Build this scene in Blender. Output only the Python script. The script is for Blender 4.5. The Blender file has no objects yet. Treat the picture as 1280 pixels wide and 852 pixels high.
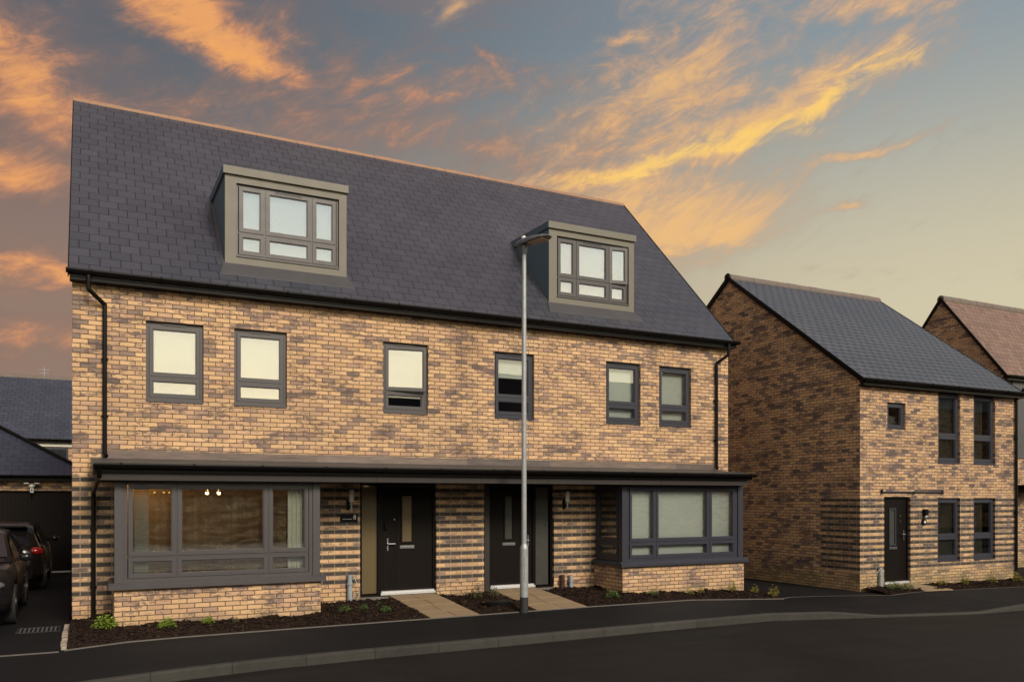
import bpy, math, random
from mathutils import Matrix, Vector, noise as mnoise
random.seed(7)
R = math.radians
scene = bpy.context.scene
COL = scene.collection

# ------------------------------------------------------------------ helpers
class MB:
    def __init__(self, M=None): self.v=[]; self.f=[]; self.M=M or Matrix.Identity(4); self.sm=[]
    def add(self, vs, fs, smooth=False):
        b=len(self.v); self.v+= [self.M@Vector(p) for p in vs]
        for f in fs: self.f.append(tuple(i+b for i in f)); self.sm.append(smooth)
        return self
    def box(self,x0,x1,y0,y1,z0,z1):
        vs=[(x0,y0,z0),(x1,y0,z0),(x1,y1,z0),(x0,y1,z0),(x0,y0,z1),(x1,y0,z1),(x1,y1,z1),(x0,y1,z1)]
        return self.add(vs,[(0,3,2,1),(4,5,6,7),(0,1,5,4),(1,2,6,5),(2,3,7,6),(3,0,4,7)])
    def ring(self,x0,x1,z0,z1,w,y0,y1,wb=None,wt=None):
        wb=w if wb is None else wb; wt=w if wt is None else wt
        self.box(x0,x0+w,y0,y1,z0,z1); self.box(x1-w,x1,y0,y1,z0,z1)
        self.box(x0+w,x1-w,y0,y1,z0,z0+wb); self.box(x0+w,x1-w,y0,y1,z1-wt,z1); return self
    def cyl(self,p0,p1,r0,r1=None,n=14,caps=True):
        r1=r0 if r1 is None else r1
        p0=Vector(p0);p1=Vector(p1);d=(p1-p0).normalized()
        a=Vector((0,0,1)) if abs(d.z)<.9 else Vector((1,0,0))
        s=d.cross(a).normalized();t=s.cross(d)
        vs=[];
        for p,r in((p0,r0),(p1,r1)):
            for i in range(n):
                an=2*math.pi*i/n; vs.append(p+(s*math.cos(an)+t*math.sin(an))*r)
        fs=[(i,(i+1)%n,n+(i+1)%n,n+i) for i in range(n)]
        self.add(vs,fs,True)
        if caps: self.add(vs,[tuple(range(n-1,-1,-1)),tuple(range(n,2*n))])
        return self
    def pipe(self,pts,r,n=12):
        for i in range(len(pts)-1): self.cyl(pts[i],pts[i+1],r,n=n)
        for p in pts[1:-1]: self.ball(p,r*1.04,8,6)
        return self
    def ball(self,c,r,n=12,m=8,sx=1,sy=1,sz=1):
        vs=[];fs=[]
        for j in range(m+1):
            th=math.pi*j/m
            for i in range(n):
                ph=2*math.pi*i/n
                vs.append((c[0]+sx*r*math.sin(th)*math.cos(ph),c[1]+sy*r*math.sin(th)*math.sin(ph),c[2]+sz*r*math.cos(th)))
        for j in range(m):
            for i in range(n):
                fs.append((j*n+i,(j+1)*n+i,(j+1)*n+(i+1)%n,j*n+(i+1)%n))
        return self.add(vs,fs,True)
    def prism(self,prof,x0,x1,axis='X'):
        n=len(prof); vs=[]
        for x in (x0,x1):
            for a,b in prof: vs.append((x,a,b) if axis=='X' else ((a,x,b) if axis=='Y' else (a,b,x)))
        fs=[(i,(i+1)%n,n+(i+1)%n,n+i) for i in range(n)]+[tuple(range(n-1,-1,-1)),tuple(range(n,2*n))]
        return self.add(vs,fs)
    def build(self,name,mat,parent=None,bevel=0,origin=None):
        me=bpy.data.meshes.new(name)
        vs=self.v
        if origin: vs=[v-Vector(origin) for v in vs]
        me.from_pydata([tuple(v) for v in vs],[],self.f)
        for p,s in zip(me.polygons,self.sm): p.use_smooth=s
        me.validate()
        import bmesh
        bm=bmesh.new(); bm.from_mesh(me); bmesh.ops.recalc_face_normals(bm,faces=bm.faces); bm.to_mesh(me); bm.free()
        o=bpy.data.objects.new(name,me); COL.objects.link(o)
        if origin: o.location=origin
        if mat: me.materials.append(mat)
        if parent: attach(o,parent)
        if bevel:
            md=o.modifiers.new('Bevel','BEVEL'); md.width=bevel; md.segments=2; md.limit_method='ANGLE'
        return o
def wm(o):
    m=Matrix.Translation(o.location)@o.rotation_euler.to_matrix().to_4x4()
    if o.parent: m=wm(o.parent)@o.matrix_parent_inverse@m
    return m
def attach(o,parent):
    o.parent=parent; o.matrix_parent_inverse=wm(parent).inverted()
def tag(o,label=None,cat=None,group=None,kind=None):
    if label:o['label']=label
    if cat:o['category']=cat
    if group:o['group']=group
    if kind:o['kind']=kind
    return o
def thing(name,loc,label,cat,group=None):
    o=bpy.data.objects.new(name,None); o.location=loc; o.empty_display_size=.3; COL.objects.link(o)
    return tag(o,label,cat,group)
def FRONT(y=0): return Matrix.Translation((0,y,0))
def SIDE_L(x): # wall facing -X : a -> -Y, depth -> +X
    return Matrix(((0,1,0,x),(-1,0,0,0),(0,0,1,0),(0,0,0,1)))
def SIDE_R(x): # wall facing +X : a -> +Y, depth -> -X
    return Matrix(((0,-1,0,x),(1,0,0,0),(0,0,1,0),(0,0,0,1)))
def facade(mb,a0,a1,z0,z1,holes,depth):
    A=sorted({a0,a1,*[h[0] for h in holes],*[h[1] for h in holes]}); Z=sorted({z0,z1,*[h[2] for h in holes],*[h[3] for h in holes]})
    for i in range(len(A)-1):
        for j in range(len(Z)-1):
            ca=(A[i]+A[i+1])/2; cz=(Z[j]+Z[j+1])/2
            if any(h[0]<ca<h[1] and h[2]<cz<h[3] for h in holes): continue
            mb.add([(A[i],0,Z[j]),(A[i+1],0,Z[j]),(A[i+1],0,Z[j+1]),(A[i],0,Z[j+1])],[(0,1,2,3)])
    for h in holes:
        a,b,c,d=h
        for q in ([(a,c),(a,d)],[(b,d),(b,c)],[(a,d),(b,d)],[(b,c),(a,c)]):
            (p,r),(s,t)=q
            mb.add([(p,0,r),(s,0,t),(s,depth,t),(p,depth,r)],[(0,1,2,3)])

# ------------------------------------------------------------------ node helpers
class G:
    def __init__(s,tree): s.t=tree; s.n=tree.nodes; s.l=tree.links
    def node(s,ty,**k):
        n=s.n.new(ty)
        for a,b in k.items(): setattr(n,a,b)
        return n
    def put(s,sock,v):
        if isinstance(v,bpy.types.NodeSocket): s.l.new(v,sock)
        elif v is not None:
            if hasattr(sock.default_value,'__len__') and isinstance(v,(tuple,list)) and len(v)==3 and len(sock.default_value)==4: v=(*v,1)
            sock.default_value=v
    def m(s,op,a,b=None,c=None,clamp=False):
        n=s.node('ShaderNodeMath',operation=op,use_clamp=clamp)
        for i,x in enumerate((a,b,c)):
            if x is not None: s.put(n.inputs[i],x)
        return n.outputs[0]
    def add(s,a,b): return s.m('ADD',a,b)
    def sub(s,a,b): return s.m('SUBTRACT',a,b)
    def mul(s,a,b,clamp=False): return s.m('MULTIPLY',a,b,clamp=clamp)
    def step(s,x,lo,hi):
        n=s.node('ShaderNodeMapRange',interpolation_type='SMOOTHSTEP'); s.put(n.inputs[0],x); s.put(n.inputs[1],lo); s.put(n.inputs[2],hi); return n.outputs[0]
    def mix(s,f,a,b,blend='MIX'):
        n=s.node('ShaderNodeMix',data_type='RGBA',blend_type=blend); s.put(n.inputs[0],f); s.put(n.inputs[6],a); s.put(n.inputs[7],b); return n.outputs[2]
    def fmix(s,f,a,b):
        n=s.node('ShaderNodeMix',data_type='FLOAT'); s.put(n.inputs[0],f); s.put(n.inputs[2],a); s.put(n.inputs[3],b); return n.outputs[0]
    def xyz(s,x,y,z):
        n=s.node('ShaderNodeCombineXYZ'); s.put(n.inputs[0],x); s.put(n.inputs[1],y); s.put(n.inputs[2],z); return n.outputs[0]
    def sep(s,v):
        n=s.node('ShaderNodeSeparateXYZ'); s.put(n.inputs[0],v); return n.outputs
    def noise(s,vec,scale,detail=4,rough=.55,dist=0):
        n=s.node('ShaderNodeTexNoise'); s.put(n.inputs['Vector'],vec); n.inputs['Scale'].default_value=scale; n.inputs['Detail'].default_value=detail; n.inputs['Roughness'].default_value=rough; n.inputs['Distortion'].default_value=dist; return n.outputs[0]
    def white(s,vec):
        n=s.node('ShaderNodeTexWhiteNoise',noise_dimensions='3D'); s.put(n.inputs['Vector'],vec); return n.outputs
    def ramp(s,f,stops,interp='LINEAR'):
        n=s.node('ShaderNodeValToRGB'); e=n.color_ramp.elements; n.color_ramp.interpolation=interp
        while len(e)<len(stops): e.new(.5)
        for i,(p,c) in enumerate(stops): e[i].position=p; e[i].color=(*c,1)
        s.put(n.inputs[0],f); return n.outputs[0]
    def bump(s,h,strength,dist):
        n=s.node('ShaderNodeBump'); n.inputs['Strength'].default_value=strength; n.inputs['Distance'].default_value=dist; s.put(n.inputs['Height'],h); return n.outputs[0]
def newmat(name):
    m=bpy.data.materials.new(name); m.use_nodes=True; g=G(m.node_tree); b=m.node_tree.nodes['Principled BSDF']
    return m,g,b
def lin(r,g,b):
    f=lambda c:(c/255)/12.92 if c/255<=.04045 else ((c/255+.055)/1.055)**2.4
    return (f(r),f(g),f(b))
def plain(name,col,rough=.5,metal=0,var=.12,scale=8,bump=.0,spec=.5,coat=0,bscale=None):
    m,g,b=newmat(name)
    p=g.node('ShaderNodeTexCoord').outputs['Object']
    n=g.noise(p,scale,5)
    c=g.mix(n,tuple(x*(1-var) for x in col),tuple(min(1,x*(1+var)) for x in col))
    g.put(b.inputs['Base Color'],c); b.inputs['Metallic'].default_value=metal
    r=g.m('ADD',g.mul(g.noise(p,scale*2.3,3),.2),rough-.1); g.put(b.inputs['Roughness'],r)
    b.inputs['Specular IOR Level'].default_value=spec; b.inputs['Coat Weight'].default_value=coat
    if bump: g.put(b.inputs['Normal'],g.bump(g.noise(p,bscale or scale*6,4),bump,.01))
    return m

def brickmat(name,z0,u0=0,bands=None,ylim=None,seed=0,tone=1.0,dark=.5,sub=.46,sm0=.52):
    m,g,b=newmat(name)
    P=g.sep(g.node('ShaderNodeTexCoord').outputs['Object'])
    N=g.sep(g.node('ShaderNodeNewGeometry').outputs['True Normal'])
    side=g.m('GREATER_THAN',g.m('ABSOLUTE',N[0]),.5)
    u=g.sub(g.fmix(side,P[0],P[1]),g.fmix(side,u0,0.0))
    v=g.m('DIVIDE',g.sub(P[2],z0),.075)
    row=g.m('FLOOR',v); fv=g.m('FRACT',v)
    par=g.sub(row,g.mul(g.m('FLOOR',g.mul(row,.5)),2))
    uu=g.add(g.m('DIVIDE',u,.225),g.mul(par,.5))
    col=g.m('FLOOR',uu); fu=g.m('FRACT',uu)
    du=g.mul(g.m('MINIMUM',fu,g.sub(1,fu)),.225); dv=g.mul(g.m('MINIMUM',fv,g.sub(1,fv)),.075)
    pos=g.xyz(u,g.mul(side,7.3),P[2])
    wob=g.mul(g.sub(g.noise(pos,30,3),.5),.006)
    d=g.add(g.m('MINIMUM',du,dv),wob)
    mk=g.step(d,.0045,.0080)
    wv=g.white(g.xyz(col,row,g.add(g.mul(side,5),seed)))
    w=wv[0]
    big=g.noise(g.xyz(g.mul(u,1.5),g.mul(side,3.1),g.mul(P[2],4.6)),1.0,4,.6,.4)
    t=g.add(g.mul(w,.80),g.mul(big,.58)); w2=g.sep(wv[1])[1]
    T=tone
    c=g.ramp(g.sub(t,sub),[(0.0,(.69*T,.455*T,.255*T)),(.14,(.56*T,.355*T,.20*T)),(.27,(.73*T,.49*T,.285*T)),(.42,(.56*T,.365*T,.23*T)),(dark+.02,(.38*T,.265*T,.20*T)),(dark+.17,(.15*T,.12*T,.115*T))])
    c=g.mix(g.mul(g.step(w2,.55,1.0),.45),c,(.50*T,.31*T,.235*T))
    sm=g.noise(g.xyz(g.mul(u,9),g.add(g.mul(w,2.2),g.mul(side,3.1)),g.mul(P[2],24)),1.0,5,.68,.6)
    sm2=g.step(g.add(sm,g.mul(g.sub(big,.5),1.0)),sm0,sm0+.12)
    c=g.mix(g.mul(sm2,.74),c,(.135*T,.108*T,.108*T))
    fine=g.noise(pos,60,4,.65)
    c=g.mix(1,c,g.ramp(fine,[(.2,(.78,.77,.76)),(.8,(1.2,1.2,1.2))]),'MULTIPLY')
    mort=g.mix(g.noise(pos,20,3),(.115,.075,.048),(.185,.125,.08))
    if bands:
        inb=g.mul(g.m('GREATER_THAN',P[2],bands[0]),g.m('LESS_THAN',P[2],bands[1]))
        if ylim is not None: inb=g.mul(inb,g.m('MAXIMUM',g.sub(1,side),g.m('LESS_THAN',P[1],ylim)))
        isb=g.mul(inb,g.sub(1,par))
        dk=g.mix(g.mul(w,.8),(.050,.045,.046),(.095,.082,.078))
        dk=g.mix(1,dk,g.ramp(fine,[(.2,(.7,.7,.7)),(.8,(1.35,1.3,1.3))]),'MULTIPLY')
        c=g.mix(isb,c,dk); mort=g.mix(inb,mort,(.36,.27,.16))
    # long-term weathering: paler lime bloom and green tinge in the lowest courses
    low=g.mul(g.m('SUBTRACT',1,g.step(g.add(P[2],g.mul(g.noise(pos,2.2,3),.25)),.10,.42)),.45)
    c=g.mix(low,c,(.40,.31,.14))
    big2=g.noise(pos,.45,3)
    c=g.mix(1,c,g.ramp(big2,[(.3,(.86,.86,.87)),(.7,(1.1,1.09,1.07))]),'MULTIPLY')
    g.put(b.inputs['Base Color'],g.mix(mk,mort,c))
    b.inputs['Roughness'].default_value=.88; b.inputs['Specular IOR Level'].default_value=.25
    h=g.add(mk,g.add(g.mul(fine,.35),g.mul(w,.35)))
    g.put(b.inputs['Normal'],g.bump(h,.75,.009))
    return m

def slatemat(name,zs,gauge=.235,wid=.30,col=(.085,.076,.084),col2=(.125,.112,.120),rough=.5,seed=0,v0=0,jd=.013,jw=1.0,alongy=False):
    """zs = 1/sin(pitch): turns height into distance up the slope"""
    m,g,b=newmat(name)
    P=g.sep(g.node('ShaderNodeTexCoord').outputs['Object'])
    N=g.sep(g.node('ShaderNodeNewGeometry').outputs['True Normal'])
    side=g.m('GREATER_THAN',g.m('ABSOLUTE',N[0]),g.m('ABSOLUTE',N[1]))
    u=g.fmix(side,P[0],P[1])
    v=g.m('DIVIDE',g.mul(g.sub(P[2],v0),zs),gauge)
    row=g.m('FLOOR',v); fv=g.m('FRACT',v)
    par=g.sub(row,g.mul(g.m('FLOOR',g.mul(row,.5)),2))
    jit=g.white(g.xyz(row,3.3,seed))[0]
    uu=g.add(g.m('DIVIDE',u,wid),g.add(g.mul(par,.5),g.mul(jit,.05)))
    cc=g.m('FLOOR',uu); fu=g.m('FRACT',uu)
    w=g.white(g.xyz(cc,row,seed)); wc=g.sep(w[1])
    du=g.mul(g.m('MINIMUM',fu,g.sub(1,fu)),wid); dv=g.mul(fv,gauge)
    # thin dark gaps between slates, and a dark line along each tail edge
    gap=g.m('MINIMUM',g.step(du,jd*.3,jd*.8),g.step(g.add(dv,g.mul(w[0],.006)),jd*.7*jw,jd*1.7*jw))
    pos=g.xyz(u,g.mul(side,3),g.mul(P[2],zs))
    n=g.noise(pos,14,5,.6); big=g.noise(pos,.5,3)
    c=g.mix(w[0],col,col2)
    c=g.mix(g.mul(g.m('GREATER_THAN',wc[2],.9),.2),c,tuple(x*.72 for x in col))
    c=g.mix(1,c,g.ramp(n,[(.25,(.94,.94,.94)),(.75,(1.06,1.06,1.06))]),'MULTIPLY')
    c=g.mix(1,c,g.ramp(big,[(.3,(.88,.88,.9)),(.7,(1.12,1.1,1.08))]),'MULTIPLY')
    g.put(b.inputs['Base Color'],g.mix(gap,(.012,.011,.012),c))
    g.put(b.inputs['Roughness'],g.add(g.mul(n,.22),g.add(rough-.12,g.mul(w[0],.10))))
    tilt=g.add(g.mul(g.sub(fu,.5),g.mul(g.sub(wc[0],.5),.9)),g.mul(g.sub(1,fv),g.mul(wc[1],.35)))
    h=g.add(g.mul(tilt,gap),g.mul(n,.16))
    g.put(b.inputs['Normal'],g.bump(h,.45,.010))
    b.inputs['Specular IOR Level'].default_value=.55
    return m

def glassmat(name,refl=.34,tint=(.9,.92,.9),rough=.0,wave=.0):
    m,g,b=newmat(name); g.n.remove(b)
    out=[n for n in g.n if n.type=='OUTPUT_MATERIAL'][0]
    tr=g.node('ShaderNodeBsdfTransparent'); tr.inputs[0].default_value=(*tint,1)
    gl=g.node('ShaderNodeBsdfGlossy'); gl.inputs['Roughness'].default_value=rough; gl.inputs['Color'].default_value=(.97,.98,1,1)
    if wave:
        p=g.node('ShaderNodeTexCoord').outputs['Object']
        g.put(gl.inputs['Normal'],g.bump(g.noise(p,1.3,2,.4),wave,.02))
    fr=g.node('ShaderNodeFresnel'); fr.inputs[0].default_value=1.5
    f=g.m('ADD',g.mul(fr.outputs[0],.9),refl,clamp=True)
    mx=g.node('ShaderNodeMixShader'); g.put(mx.inputs[0],f); g.l.new(tr.outputs[0],mx.inputs[1]); g.l.new(gl.outputs[0],mx.inputs[2])
    g.l.new(mx.outputs[0],out.inputs[0]); return m

M={}
Z0=.005
M['brick']=brickmat('brick_banded',Z0,u0=-.25+.1125,bands=(.45,2.335))
M['brick_plain']=brickmat('brick_plain',Z0,u0=.32,seed=3,dark=.60)
RZ=2.06-.075*27
M['brick_right']=brickmat('brick_right',RZ-.075*1,u0=16.41+.1125,bands=(.17,2.07),ylim=.42,seed=5,tone=.94,dark=.46,sub=.44,sm0=.50)
M['brick_far']=brickmat('brick_far',0.0,seed=9,tone=.9,sub=.40)
M['slate']=slatemat('slate_main',1/math.sin(R(45.6)),v0=5.50,col=(.050,.055,.073),col2=(.060,.064,.083),rough=.36)
M['slate_right']=slatemat('slate_right',1/math.sin(R(35.2)),v0=4.98,seed=4,gauge=.22,wid=.28,col=(.074,.077,.094),col2=(.088,.091,.108),rough=.36,jd=.034)
M['slate_garage']=slatemat('slate_garage',1/math.sin(R(30)),v0=2.6,seed=6,col=(.040,.050,.078),col2=(.050,.062,.095))
M['slate_back']=slatemat('slate_back',1/math.sin(R(35)),v0=4.3,seed=8,col=(.040,.049,.074),col2=(.050,.060,.088))
M['tile_far']=slatemat('tile_far',1/math.sin(R(52)),v0=6,seed=2,gauge=.2,wid=.22,col=(.17,.10,.075),col2=(.24,.15,.115),rough=.6)
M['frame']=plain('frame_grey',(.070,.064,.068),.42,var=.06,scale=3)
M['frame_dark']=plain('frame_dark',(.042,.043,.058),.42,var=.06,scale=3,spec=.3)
M['black']=plain('black_plastic',(.007,.006,.006),.35,var=.2,scale=5,spec=.16)
M['fascia']=plain('fascia',(.04,.034,.032),.5,var=.12,scale=2,spec=.25)
M['canopytop']=plain('canopy_top',(.050,.055,.058),.55,var=.2,scale=2,bump=.1)
def leadmat():
    m,g,b=newmat('lead_sheet')
    p=g.node('ShaderNodeTexCoord').outputs['Object']; r_=g.node('ShaderNodeNewGeometry').outputs['Random Per Island']; S=g.sep(p)
    n=g.noise(g.xyz(g.mul(S[0],1.5),S[1],g.mul(S[2],9)),1.6,5,.65)
    c=g.ramp(r_,[(0,(.085,.080,.084)),(.5,(.14,.105,.090)),(1,(.185,.145,.125))])
    c=g.mix(1,c,g.ramp(n,[(.3,(.62,.62,.64)),(.7,(1.3,1.25,1.2))]),'MULTIPLY')
    g.put(b.inputs['Base Color'],c); b.inputs['Roughness'].default_value=.5; g.put(b.inputs['Normal'],g.bump(n,.4,.02)); return m
M['lead']=leadmat()
M['dormer']=plain('dormer_panel',(.155,.145,.118),.55,var=.05,scale=1.5,bump=.05)
M['cheek']=plain('dormer_cheek',(.085,.125,.165),.55,var=.12,scale=2)
M['flash']=plain('flashing',(.068,.068,.074),.5,var=.2,scale=3,bump=.2,bscale=7)
M['ridge']=plain('ridge_tile',(.32,.19,.125),.8,var=.25,scale=5,bump=.2)
M['ridge_grey']=plain('ridge_grey',(.16,.13,.115),.8,var=.2,scale=5,bump=.2)
M['door']=plain('door_black',(.009,.007,.006),.45,var=.15,scale=4,bump=.04,spec=.12)
M['steel']=plain('brushed_steel',(.45,.45,.46),.35,metal=1,var=.08,scale=20)
M['silver']=plain('aluminium_threshold',(.7,.7,.7),.4,metal=.4,var=.08,scale=20)
M['galv']=plain('galvanised_steel',(.36,.38,.40),.5,metal=.35,var=.28,scale=9,bump=.15,bscale=40)
M['lampblack']=plain('lamp_root_paint',(.03,.03,.032),.5,var=.3,scale=10,bump=.2)
M['head']=plain('lantern_grey',(.10,.11,.13),.45,var=.1,scale=5)
M['lens']=plain('lantern_lens',(.32,.24,.17),.3,var=.1,scale=5)
M['white']=plain('white_plastic',(.72,.72,.70),.4,var=.05,scale=5)
M['opal']=plain('opal_shade',(.78,.77,.74),.35,var=.05,scale=5)
M['blind']=plain('blind_fabric',(.25,.26,.235),.85,var=.06,scale=1.2)
M['blindgreen']=plain('blind_green_grey',(.55,.57,.55),.85,var=.05,scale=1.2)
M['curtain']=plain('curtain_cloth',(.55,.54,.47),.9,var=.08,scale=3)
M['slats']=plain('blind_slats',(.36,.32,.25),.9,var=.08,scale=3)
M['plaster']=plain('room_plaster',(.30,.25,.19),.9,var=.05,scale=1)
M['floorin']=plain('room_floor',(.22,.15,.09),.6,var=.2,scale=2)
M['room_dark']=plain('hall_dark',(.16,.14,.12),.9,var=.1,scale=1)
M['sofa']=plain('sofa_cloth',(.16,.15,.14),.95,var=.2,scale=12)
M['glass']=glassmat('window_glass',.22,wave=.02)
M['glass_hi']=glassmat('window_glass_dormer',.20,wave=.02)
M['glass_low']=glassmat('window_glass_low',.05,wave=.03)
M['glass_bay']=glassmat('bay_glass',.10,wave=.05)
M['frost']=plain('frosted_glass',(.13,.095,.045),.35,var=.1,scale=3)
M['frost_dark']=plain('frosted_glass_dark',(.06,.06,.055),.3,var=.1,scale=3)
M['pipe_grey']=plain('duct_grey',(.30,.34,.38),.55,var=.2,scale=8)
M['pipe_brown']=plain('duct_brown',(.05,.022,.014),.5,var=.2,scale=8)
M['cord']=plain('cable',(.45,.42,.36),.6,var=.1,scale=8)
M['stone']=plain('edging_stone',(.38,.32,.25),.85,var=.25,scale=14,bump=.3)
M['wood']=plain('fence_wood',(.22,.085,.04),.8,var=.25,scale=6,bump=.2)
M['rubber']=plain('tyre',(.02,.02,.02),.8,var=.2,scale=10)
M['alloy']=plain('alloy',(.06,.06,.062),.35,metal=.9,var=.1,scale=10)
M['paint1']=plain('car_paint_graphite',(.012,.012,.014),.18,metal=0,var=.05,scale=3,coat=.25,spec=.3)
M['paint2']=plain('car_paint_black',(.010,.009,.009),.2,metal=0,var=.05,scale=3,coat=.3,spec=.3)
M['carglass']=plain('car_glass',(.012,.015,.018),.05,var=.1,scale=2,spec=1)
M['red']=plain('tail_lamp',(.33,.010,.010),.2,var=.1,scale=9,coat=.6)
M['lamp_clear']=plain('head_lamp',(.30,.30,.30),.12,metal=.6,var=.1,scale=9,coat=.8)
def emat(name,col,st):
    m,g,b=newmat(name); b.inputs['Base Color'].default_value=(*col,1); b.inputs['Emission Color'].default_value=(*col,1); b.inputs['Emission Strength'].default_value=st; return m
M['bulb']=emat('lit_bulb',(1,.74,.36),14); M['bulb_dim']=emat('lit_candle_bulb',(1,.55,.12),2.2)

def tarmac(name,a,b_,scale=1.0,rough=.72,patch=.3,bump=.5,tint=(1,1,1)):
    m,g,b=newmat(name)
    p=g.node('ShaderNodeTexCoord').outputs['Object']
    n1=g.noise(p,160,3,.7); n2=g.noise(p,.55,5,.6,.6); n3=g.noise(p,28,3)
    S=g.sep(p); streak=g.noise(g.xyz(g.mul(S[0],.35),g.mul(S[1],3.2),0.0),1.0,4,.6)
    c=g.mix(n1,a,b_)
    c=g.mix(1,c,g.ramp(n2,[(.3,(1-patch,)*3),(.7,(1+patch,)*3)]),'MULTIPLY')
    c=g.mix(g.mul(g.m('GREATER_THAN',g.noise(p,75,2,.5),.66),.5),c,tuple(x*3 for x in b_))
    c=g.mix(1,c,g.ramp(streak,[(.3,(.85,.85,.85)),(.7,(1.15,1.15,1.15))]),'MULTIPLY')
    c=g.mix(g.mul(g.step(n3,.62,.75),.25),c,tuple(x*1.9 for x in b_))
    g.put(b.inputs['Base Color'],c); g.put(b.inputs['Roughness'],g.add(rough-.15,g.mul(n2,.3)))
    g.put(b.inputs['Normal'],g.bump(g.add(n1,g.mul(n3,.6)),bump,.006)); b.inputs['Specular IOR Level'].default_value=.16
    return m
M['road']=tarmac('road_asphalt',(.012,.0105,.0095),(.021,.0185,.0165))
M['pave']=tarmac('footway_asphalt',(.0075,.0077,.0088),(.0135,.0135,.015),patch=.22)
M['drive']=tarmac('driveway_asphalt',(.007,.007,.008),(.013,.013,.014),patch=.3)
M['ground']=tarmac('far_ground',(.05,.055,.03),(.08,.08,.045))
M['mulch']=plain('bark_mulch',(.028,.014,.009),.95,var=.6,scale=45,bump=.8,bscale=70)
M['edging']=plain('concrete_edging',(.15,.135,.12),.9,var=.3,scale=9,bump=.2)
def kerbmat():
    m,g,b=newmat('kerb_concrete')
    P=g.sep(g.node('ShaderNodeTexCoord').outputs['Object'])
    t=g.m('FRACT',g.m('DIVIDE',g.add(P[0],.3),.915)); j=g.m('MINIMUM',t,g.sub(1,t))
    w=g.white(g.xyz(g.m('FLOOR',g.m('DIVIDE',g.add(P[0],.3),.915)),0.0,0.0))[0]
    pos=g.xyz(P[0],P[1],P[2]); n=g.noise(pos,6,6,.65); n2=g.noise(pos,70,3)
    c=g.mix(n,(.022,.021,.019),(.070,.066,.058)); c=g.mix(1,c,g.ramp(w,[(0,(.8,.8,.8)),(1,(1.15,1.15,1.12))]),'MULTIPLY')
    c=g.mix(1,c,g.ramp(n2,[(.3,(.85,.85,.85)),(.7,(1.15,1.15,1.15))]),'MULTIPLY')
    k=g.step(j,.003,.011)
    g.put(b.inputs['Base Color'],g.mix(k,(.02,.018,.015),c)); b.inputs['Roughness'].default_value=.9
    g.put(b.inputs['Normal'],g.bump(g.add(g.mul(n2,.4),k),.5,.006)); return m
M['kerb']=kerbmat()
def slabmat():
    m,g,b=newmat('sandstone_flags')
    p=g.node('ShaderNodeTexCoord').outputs['Object']; n=g.noise(p,3,6,.65); n2=g.noise(p,50,4)
    oi=g.white(g.xyz(g.m('FLOOR',g.mul(g.sep(p)[0],2.13)),g.m('FLOOR',g.mul(g.sep(p)[1],1.67)),0.0))[0]
    c=g.mix(n,(.22,.155,.09),(.36,.27,.17)); c=g.mix(g.mul(oi,.5),c,(.30,.20,.11))
    c=g.mix(1,c,g.ramp(n2,[(.3,(.85,.85,.85)),(.7,(1.12,1.12,1.12))]),'MULTIPLY')
    g.put(b.inputs['Base Color'],c); b.inputs['Roughness'].default_value=.85
    g.put(b.inputs['Normal'],g.bump(g.add(n,n2),.35,.006)); return m
M['slab']=slabmat()
def garagemat():
    m,g,b=newmat('ribbed_garage_door')
    p=g.node('ShaderNodeTexCoord').outputs['Object']; x=g.sep(p)[0]
    b.inputs['Base Color'].default_value=(.012,.009,.008,1); b.inputs['Roughness'].default_value=.5; b.inputs['Specular IOR Level'].default_value=.12
    return m
M['gdoor']=garagemat()
def leafmat(name,a,c2):
    m,g,b=newmat(name)
    p=g.node('ShaderNodeTexCoord').outputs['Object']; r=g.node('ShaderNodeNewGeometry').outputs['Random Per Island']
    c=g.mix(r,a,c2); g.put(b.inputs['Base Color'],g.mix(1,c,g.ramp(g.noise(p,12,3),[(.3,(.8,.8,.8)),(.7,(1.2,1.2,1.2))]),'MULTIPLY'))
    b.inputs['Roughness'].default_value=.55; b.inputs['Subsurface Weight'].default_value=.0
    return m
M['leaf_lime']=leafmat('lime_leaves',(.12,.19,.02),(.25,.32,.035))
M['leaf_green']=leafmat('green_leaves',(.05,.10,.02),(.11,.18,.04))
M['leaf_grey']=leafmat('grey_green_leaves',(.07,.08,.03),(.15,.14,.06))
M['leaf_yellow']=leafmat('yellow_leaves',(.15,.15,.02),(.30,.24,.04))

# ------------------------------------------------------------------ ground heights
def lerp(tab,x):
    if x<=tab[0][0]: return tab[0][1]
    for (a,p),(b,q) in zip(tab,tab[1:]):
        if x<=b: return p+(q-p)*(x-a)/(b-a)
    return tab[-1][1]
GT=[(-60,0),(10.5,0),(13,-.11),(16,-.235),(22,-.28),(90,-.3)]
def g0(x): return lerp(GT,x)
KT=[(-60,.12),(12.0,.12),(13.3,.035),(16.2,.035),(17.6,.11),(90,.11)]   # kerb upstand
KY=[(-14,-9.0),(-8,-7.6),(-4,-6.2),(-2,-5.35),(-1,-4.95),(0,-4.62),(1,-4.36),(2,-4.2),(3.5,-4.12),(5.4,-4.08),(8.5,-3.98),(12,-3.97),(40,-4.0),(90,-4.0)]
def ky(x): return lerp(KY,x)
xs=[-40,-25,-14,-8,-6,-4,-3,-2,-1.5,-1,-.5,0,.5,1,1.5,2,2.7,3.5,4.5,5.4,7,8.5,10.5,12,12.4,12.8,13.3,14.5,15.5,16.2,16.6,17.1,17.6,19,22,26,32,40,60,90]
def rz(x): return g0(x)-.12
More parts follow.
